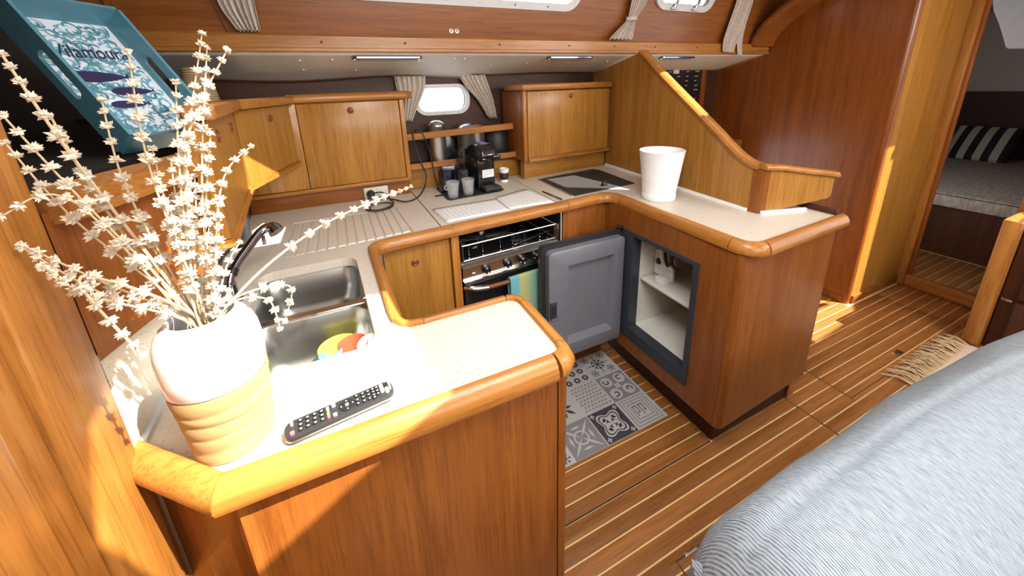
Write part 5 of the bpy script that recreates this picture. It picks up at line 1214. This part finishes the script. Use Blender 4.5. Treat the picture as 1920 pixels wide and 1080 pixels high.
for r in range(3):
    for c in range(5):
        x0, y0 = xs[c], ys[r]; cx, cy = x0 + TS / 2, y0 + 0.0785; h = 0.0775
        kd = kinds[r][c]; base = {'snow': 'mat_pale', 'key': 'mat_pale', 'scroll': 'mat_mid', 'quatre': 'mat_dark', 'scale': 'mat_pale', 'mosaic': 'mat_mid', 'leaf': 'mat_pale', 'flower': 'mat_pale'}[kd]
        t = bx('printed_tile', base, km, cx - h, cx + h, cy - h, min(Y1 - 0.002, cy + h), ZK - 0.001, ZK + 0.0002, bev=0)
        if kd == 'quatre':
            lob = lambda s: (lambda a: s * (0.052 + 0.012 * math.cos(4 * (a - PI / 4))))
            flat([[(cx + lob(1.12)(a) * math.cos(a), cy + lob(1.12)(a) * math.sin(a)) for a in [2 * PI * i / 48 for i in range(48)]]], 'mat_pale', t, ZK + 0.0004)
            flat(ring_polys(cx, cy, lob(0.98), lob(0.86)), 'mat_dark', t, ZK + 0.0006)
            P_ = []
            for i in range(4):
                a = PI / 4 + i * PI / 2; ex, ey = cx + 0.030 * math.cos(a), cy + 0.030 * math.sin(a)
                P_ += [petal(cx, cy, a, 0.004, 0.030, 0.004)] + [petal(ex, ey, a + s, -0.004, 0.017, 0.005) for s in (0, 0.9, -0.9)] + [petal(cx + 0.018 * math.cos(a), cy + 0.018 * math.sin(a), a + s, 0, 0.013, 0.003) for s in (1.2, -1.2)]
            flat(P_, 'mat_dark', t, ZK + 0.0006)
            P_ = []
            for sx in (-1, 1):
                for sy in (-1, 1):
                    P_ += [petal(cx + sx * 0.062, cy + sy * 0.062, i * PI / 2, 0.001, 0.012, 0.005) for i in range(4)]
            flat(P_, 'mat_pale', t, ZK + 0.0006)
        elif kd == 'snow':
            snow(cx, cy, 0.040, 'mat_dark', t)
            for sx in (-1, 1):
                for sy in (-1, 1): snow(cx + sx * 0.050, cy + sy * 0.050, 0.024, 'mat_dark', t, 6)
            flat([petal(cx, cy, i * PI / 2, 0.02, 0.076, 0.0025) for i in range(4)], 'mat_dark', t, ZK + 0.0003)
        elif kd == 'flower':
            for sx in (-1, 0, 1):
                for sy in (-1, 0, 1):
                    fx, fy_ = cx + sx * 0.048, cy + sy * 0.048
                    flat([petal(fx, fy_, i * PI / 4, 0.003, 0.021, 0.0055) for i in range(8)], 'mat_dark', t, ZK + 0.0004); flat([circ(fx, fy_, 0.006, 8)], 'mat_pale', t, ZK + 0.0006)
        elif kd == 'scale':
            P_ = []
            for i in range(8):
                for j in range(8):
                    fx = cx - 0.066 + 0.0188 * i + (0.009 if j % 2 else 0); fy_ = cy - 0.066 + 0.0188 * j
                    if fx < cx + 0.07: P_ += [[(fx - 0.007, fy_), (fx, fy_ + 0.003), (fx + 0.007, fy_), (fx + 0.004, fy_ + 0.009), (fx, fy_ + 0.012), (fx - 0.004, fy_ + 0.009)]]
            flat(P_, 'mat_mid', t, ZK + 0.0004)
        elif kd == 'key':
            P_ = []
            def rc(a, b_, c_, d): P_.append([(cx + a, cy + c_), (cx + b_, cy + c_), (cx + b_, cy + d), (cx + a, cy + d)])
            for s in (0.070, 0.056, 0.042):
                rc(-s, s, s - 0.004, s); rc(-s, s, -s, -s + 0.004); rc(-s, -s + 0.004, -s, s); rc(s - 0.004, s, -s, s)
            for k in range(2):
                o0 = -0.030 + 0.032 * k
                rc(o0, o0 + 0.006, -0.028, 0.028); rc(o0, o0 + 0.024, 0.022, 0.028); rc(o0 + 0.018, o0 + 0.024, -0.010, 0.028); rc(o0 + 0.010, o0 + 0.024, -0.012, -0.006)
            flat(P_, 'mat_mid', t, ZK + 0.0004)
        elif kd == 'scroll':
            for sx in (-1, 1):
                for sy in (-1, 1):
                    ox, oy = cx + sx * 0.038, cy + sy * 0.038
                    flat([circ(ox, oy, 0.030, 20)], 'mat_pale', t, ZK + 0.0004)
                    n = 20; q0 = math.atan2(sy, sx)
                    flat([[(ox + ra * math.cos(a), oy + ra * math.sin(a)) for ra, a in ((0.021 - 0.0006 * i, q0 + 0.24 * i), (0.021 - 0.0006 * (i + 1), q0 + 0.24 * (i + 1)), (0.014 - 0.0006 * (i + 1), q0 + 0.24 * (i + 1)), (0.014 - 0.0006 * i, q0 + 0.24 * i))] for i in range(n)], 'mat_dark', t, ZK + 0.0006)
            flat([petal(cx, cy, i * PI / 2 + PI / 4, 0.0, 0.022, 0.008) for i in range(4)], 'mat_pale', t, ZK + 0.0007)
        elif kd == 'mosaic':
            P_ = []
            rr2 = random.Random(c * 7 + r)
            for i in range(4):
                a = i * PI / 2 + PI / 4
                P_ += [petal(cx, cy, a, 0.0, 0.10, 0.006), petal(cx + 0.05 * math.cos(a + PI / 4), cy + 0.05 * math.sin(a + PI / 4), a + PI / 2 + PI / 4, -0.028, 0.028, 0.006)]
            P_ = [[(min(cx + h, max(cx - h, p[0])), min(cy + h, max(cy - h, p[1]))) for p in q] for q in P_]
            flat(P_, 'mat_pale', t, ZK + 0.0004); flat(ring_polys(cx, cy, lambda a: 0.034, lambda a: 0.027), 'mat_pale', t, ZK + 0.0005)
        elif kd == 'leaf':
            P_ = []
            for i in range(8):
                a = i * PI / 4; P_ += [petal(cx, cy, a, 0.008, 0.070 if i % 2 else 0.052, 0.009)]
            flat(P_, 'mat_dark', t, ZK + 0.0004); flat(ring_polys(cx, cy, lambda a: 0.018, lambda a: 0.010, 24), 'mat_pale', t, ZK + 0.0006)

# ================================================================== woven rug with fringe by the doorway
rg = thing('woven_rug', 'cream woven rug with straw-coloured fringe by the doorway', 'rug', (2.62, 0.1, 0))
bx('rug_body', 'rug', rg, 2.29, 2.93, -0.45, 0.525, 0.0004, 0.010, bev=0.003)
b = nb(); rnd = random.Random(9)
for k in range(110):
    x = 2.295 + 0.63 * k / 110; L_ = rnd.uniform(0.08, 0.12); dx = rnd.uniform(-0.05, 0.05)
    tube(b, [(x, 0.522, 0.006), (x + dx * 0.4, 0.525 + L_ * 0.5, 0.012 + rnd.uniform(0, 0.014)), (x + dx, 0.525 + L_, 0.003)], [0.0030, 0.0026, 0.0012], 4)
o = obj('fringe', b, 'rug_fringe', rg); o['kind'] = 'stuff'

# ================================================================== sofa back with woven throw in the foreground
sf = thing('sofa', 'sofa back covered with a blue-grey woven throw', 'sofa', (1.45, 0.0, 0.0))
from mathutils import noise as mnoise
prf = [(p[0] + 0.015, p[1] + 0.01) for p in [(0.325, 0.02), (0.325, 0.25), (0.322, 0.48), (0.308, 0.585), (0.280, 0.655), (0.235, 0.700), (0.175, 0.720), (0.11, 0.712), (0.04, 0.680), (-0.04, 0.620), (-0.12, 0.54), (-0.18, 0.46), (-0.42, 0.44), (-0.55, 0.42), (-0.56, 0.02)]]
pr = smooth_path([(p[0], p[1], 0) for p in prf], 6)
XS = [0.46, 0.463, 0.470, 0.485, 0.51, 0.545] + [0.58 + 0.045 * i for i in range(42)]
def sof(i, j):
    x = XS[i]; p = pr[j]; k_ = 1.0
    e = max(0.0, (0.60 - x) / 0.14); sh_ = 1 - 0.16 * e ** 2.4
    y = 0.02 + (p.x - 0.02) * (1 - 0.10 * e ** 3); z = p.y * sh_
    if z > 0.3:
        d_ = 0.010 * mnoise.noise(Vector((x * 2.3, p.x * 5, 0.3))) + 0.005 * mnoise.noise(Vector((x * 6 + p.y * 9, p.x * 16, 1.7)))
        d_ += 0.006 * math.sin((x * 3.1 + p.x * 26)) * math.exp(-((p.x - 0.29) / 0.05) ** 2)
        z += d_; y += d_ * 0.6
        z -= 0.006 * math.exp(-((p.x - 0.225 + 0.03 * (x - 0.8)) / 0.008) ** 2)
        y -= 0.13 * max(0, (x - 1.2)) ** 1.5 * (1 if p.x > 0 else 0.3)
    return Vector((x, y, z))
b = nb(); V = [[b.verts.new(sof(i, j)) for j in range(len(pr))] for i in range(len(XS))]
for i in range(len(XS) - 1):
    for j in range(len(pr) - 1): b.faces.new([V[i][j], V[i + 1][j], V[i + 1][j + 1], V[i][j + 1]])
b.faces.new(V[0]); b.faces.new(list(reversed(V[-1])))
bmesh.ops.recalc_face_normals(b, faces=list(b.faces))
obj('backrest_throw', b, 'sofa_cloth', sf, smooth=1.2)
# gathered corner of the throw
b = nb(); loops = []
for k in range(9):
    t_ = k / 8; r_ = 0.030 * (1 - 0.55 * t_); c = Vector((0.475 - 0.022 * t_, 0.265 - 0.02 * t_, 0.585 - 0.10 * t_))
    loops.append([c + Vector((0.55 * r_ * math.cos(a), r_ * math.sin(a) * (1 + 0.2 * math.sin(5 * a)), 0.3 * r_ * math.cos(a))) for a in [2 * PI * i / 20 for i in range(20)]])
loft(b, loops, True, True); obj('gathered_corner', b, 'sofa_cloth', sf, smooth=1.5)
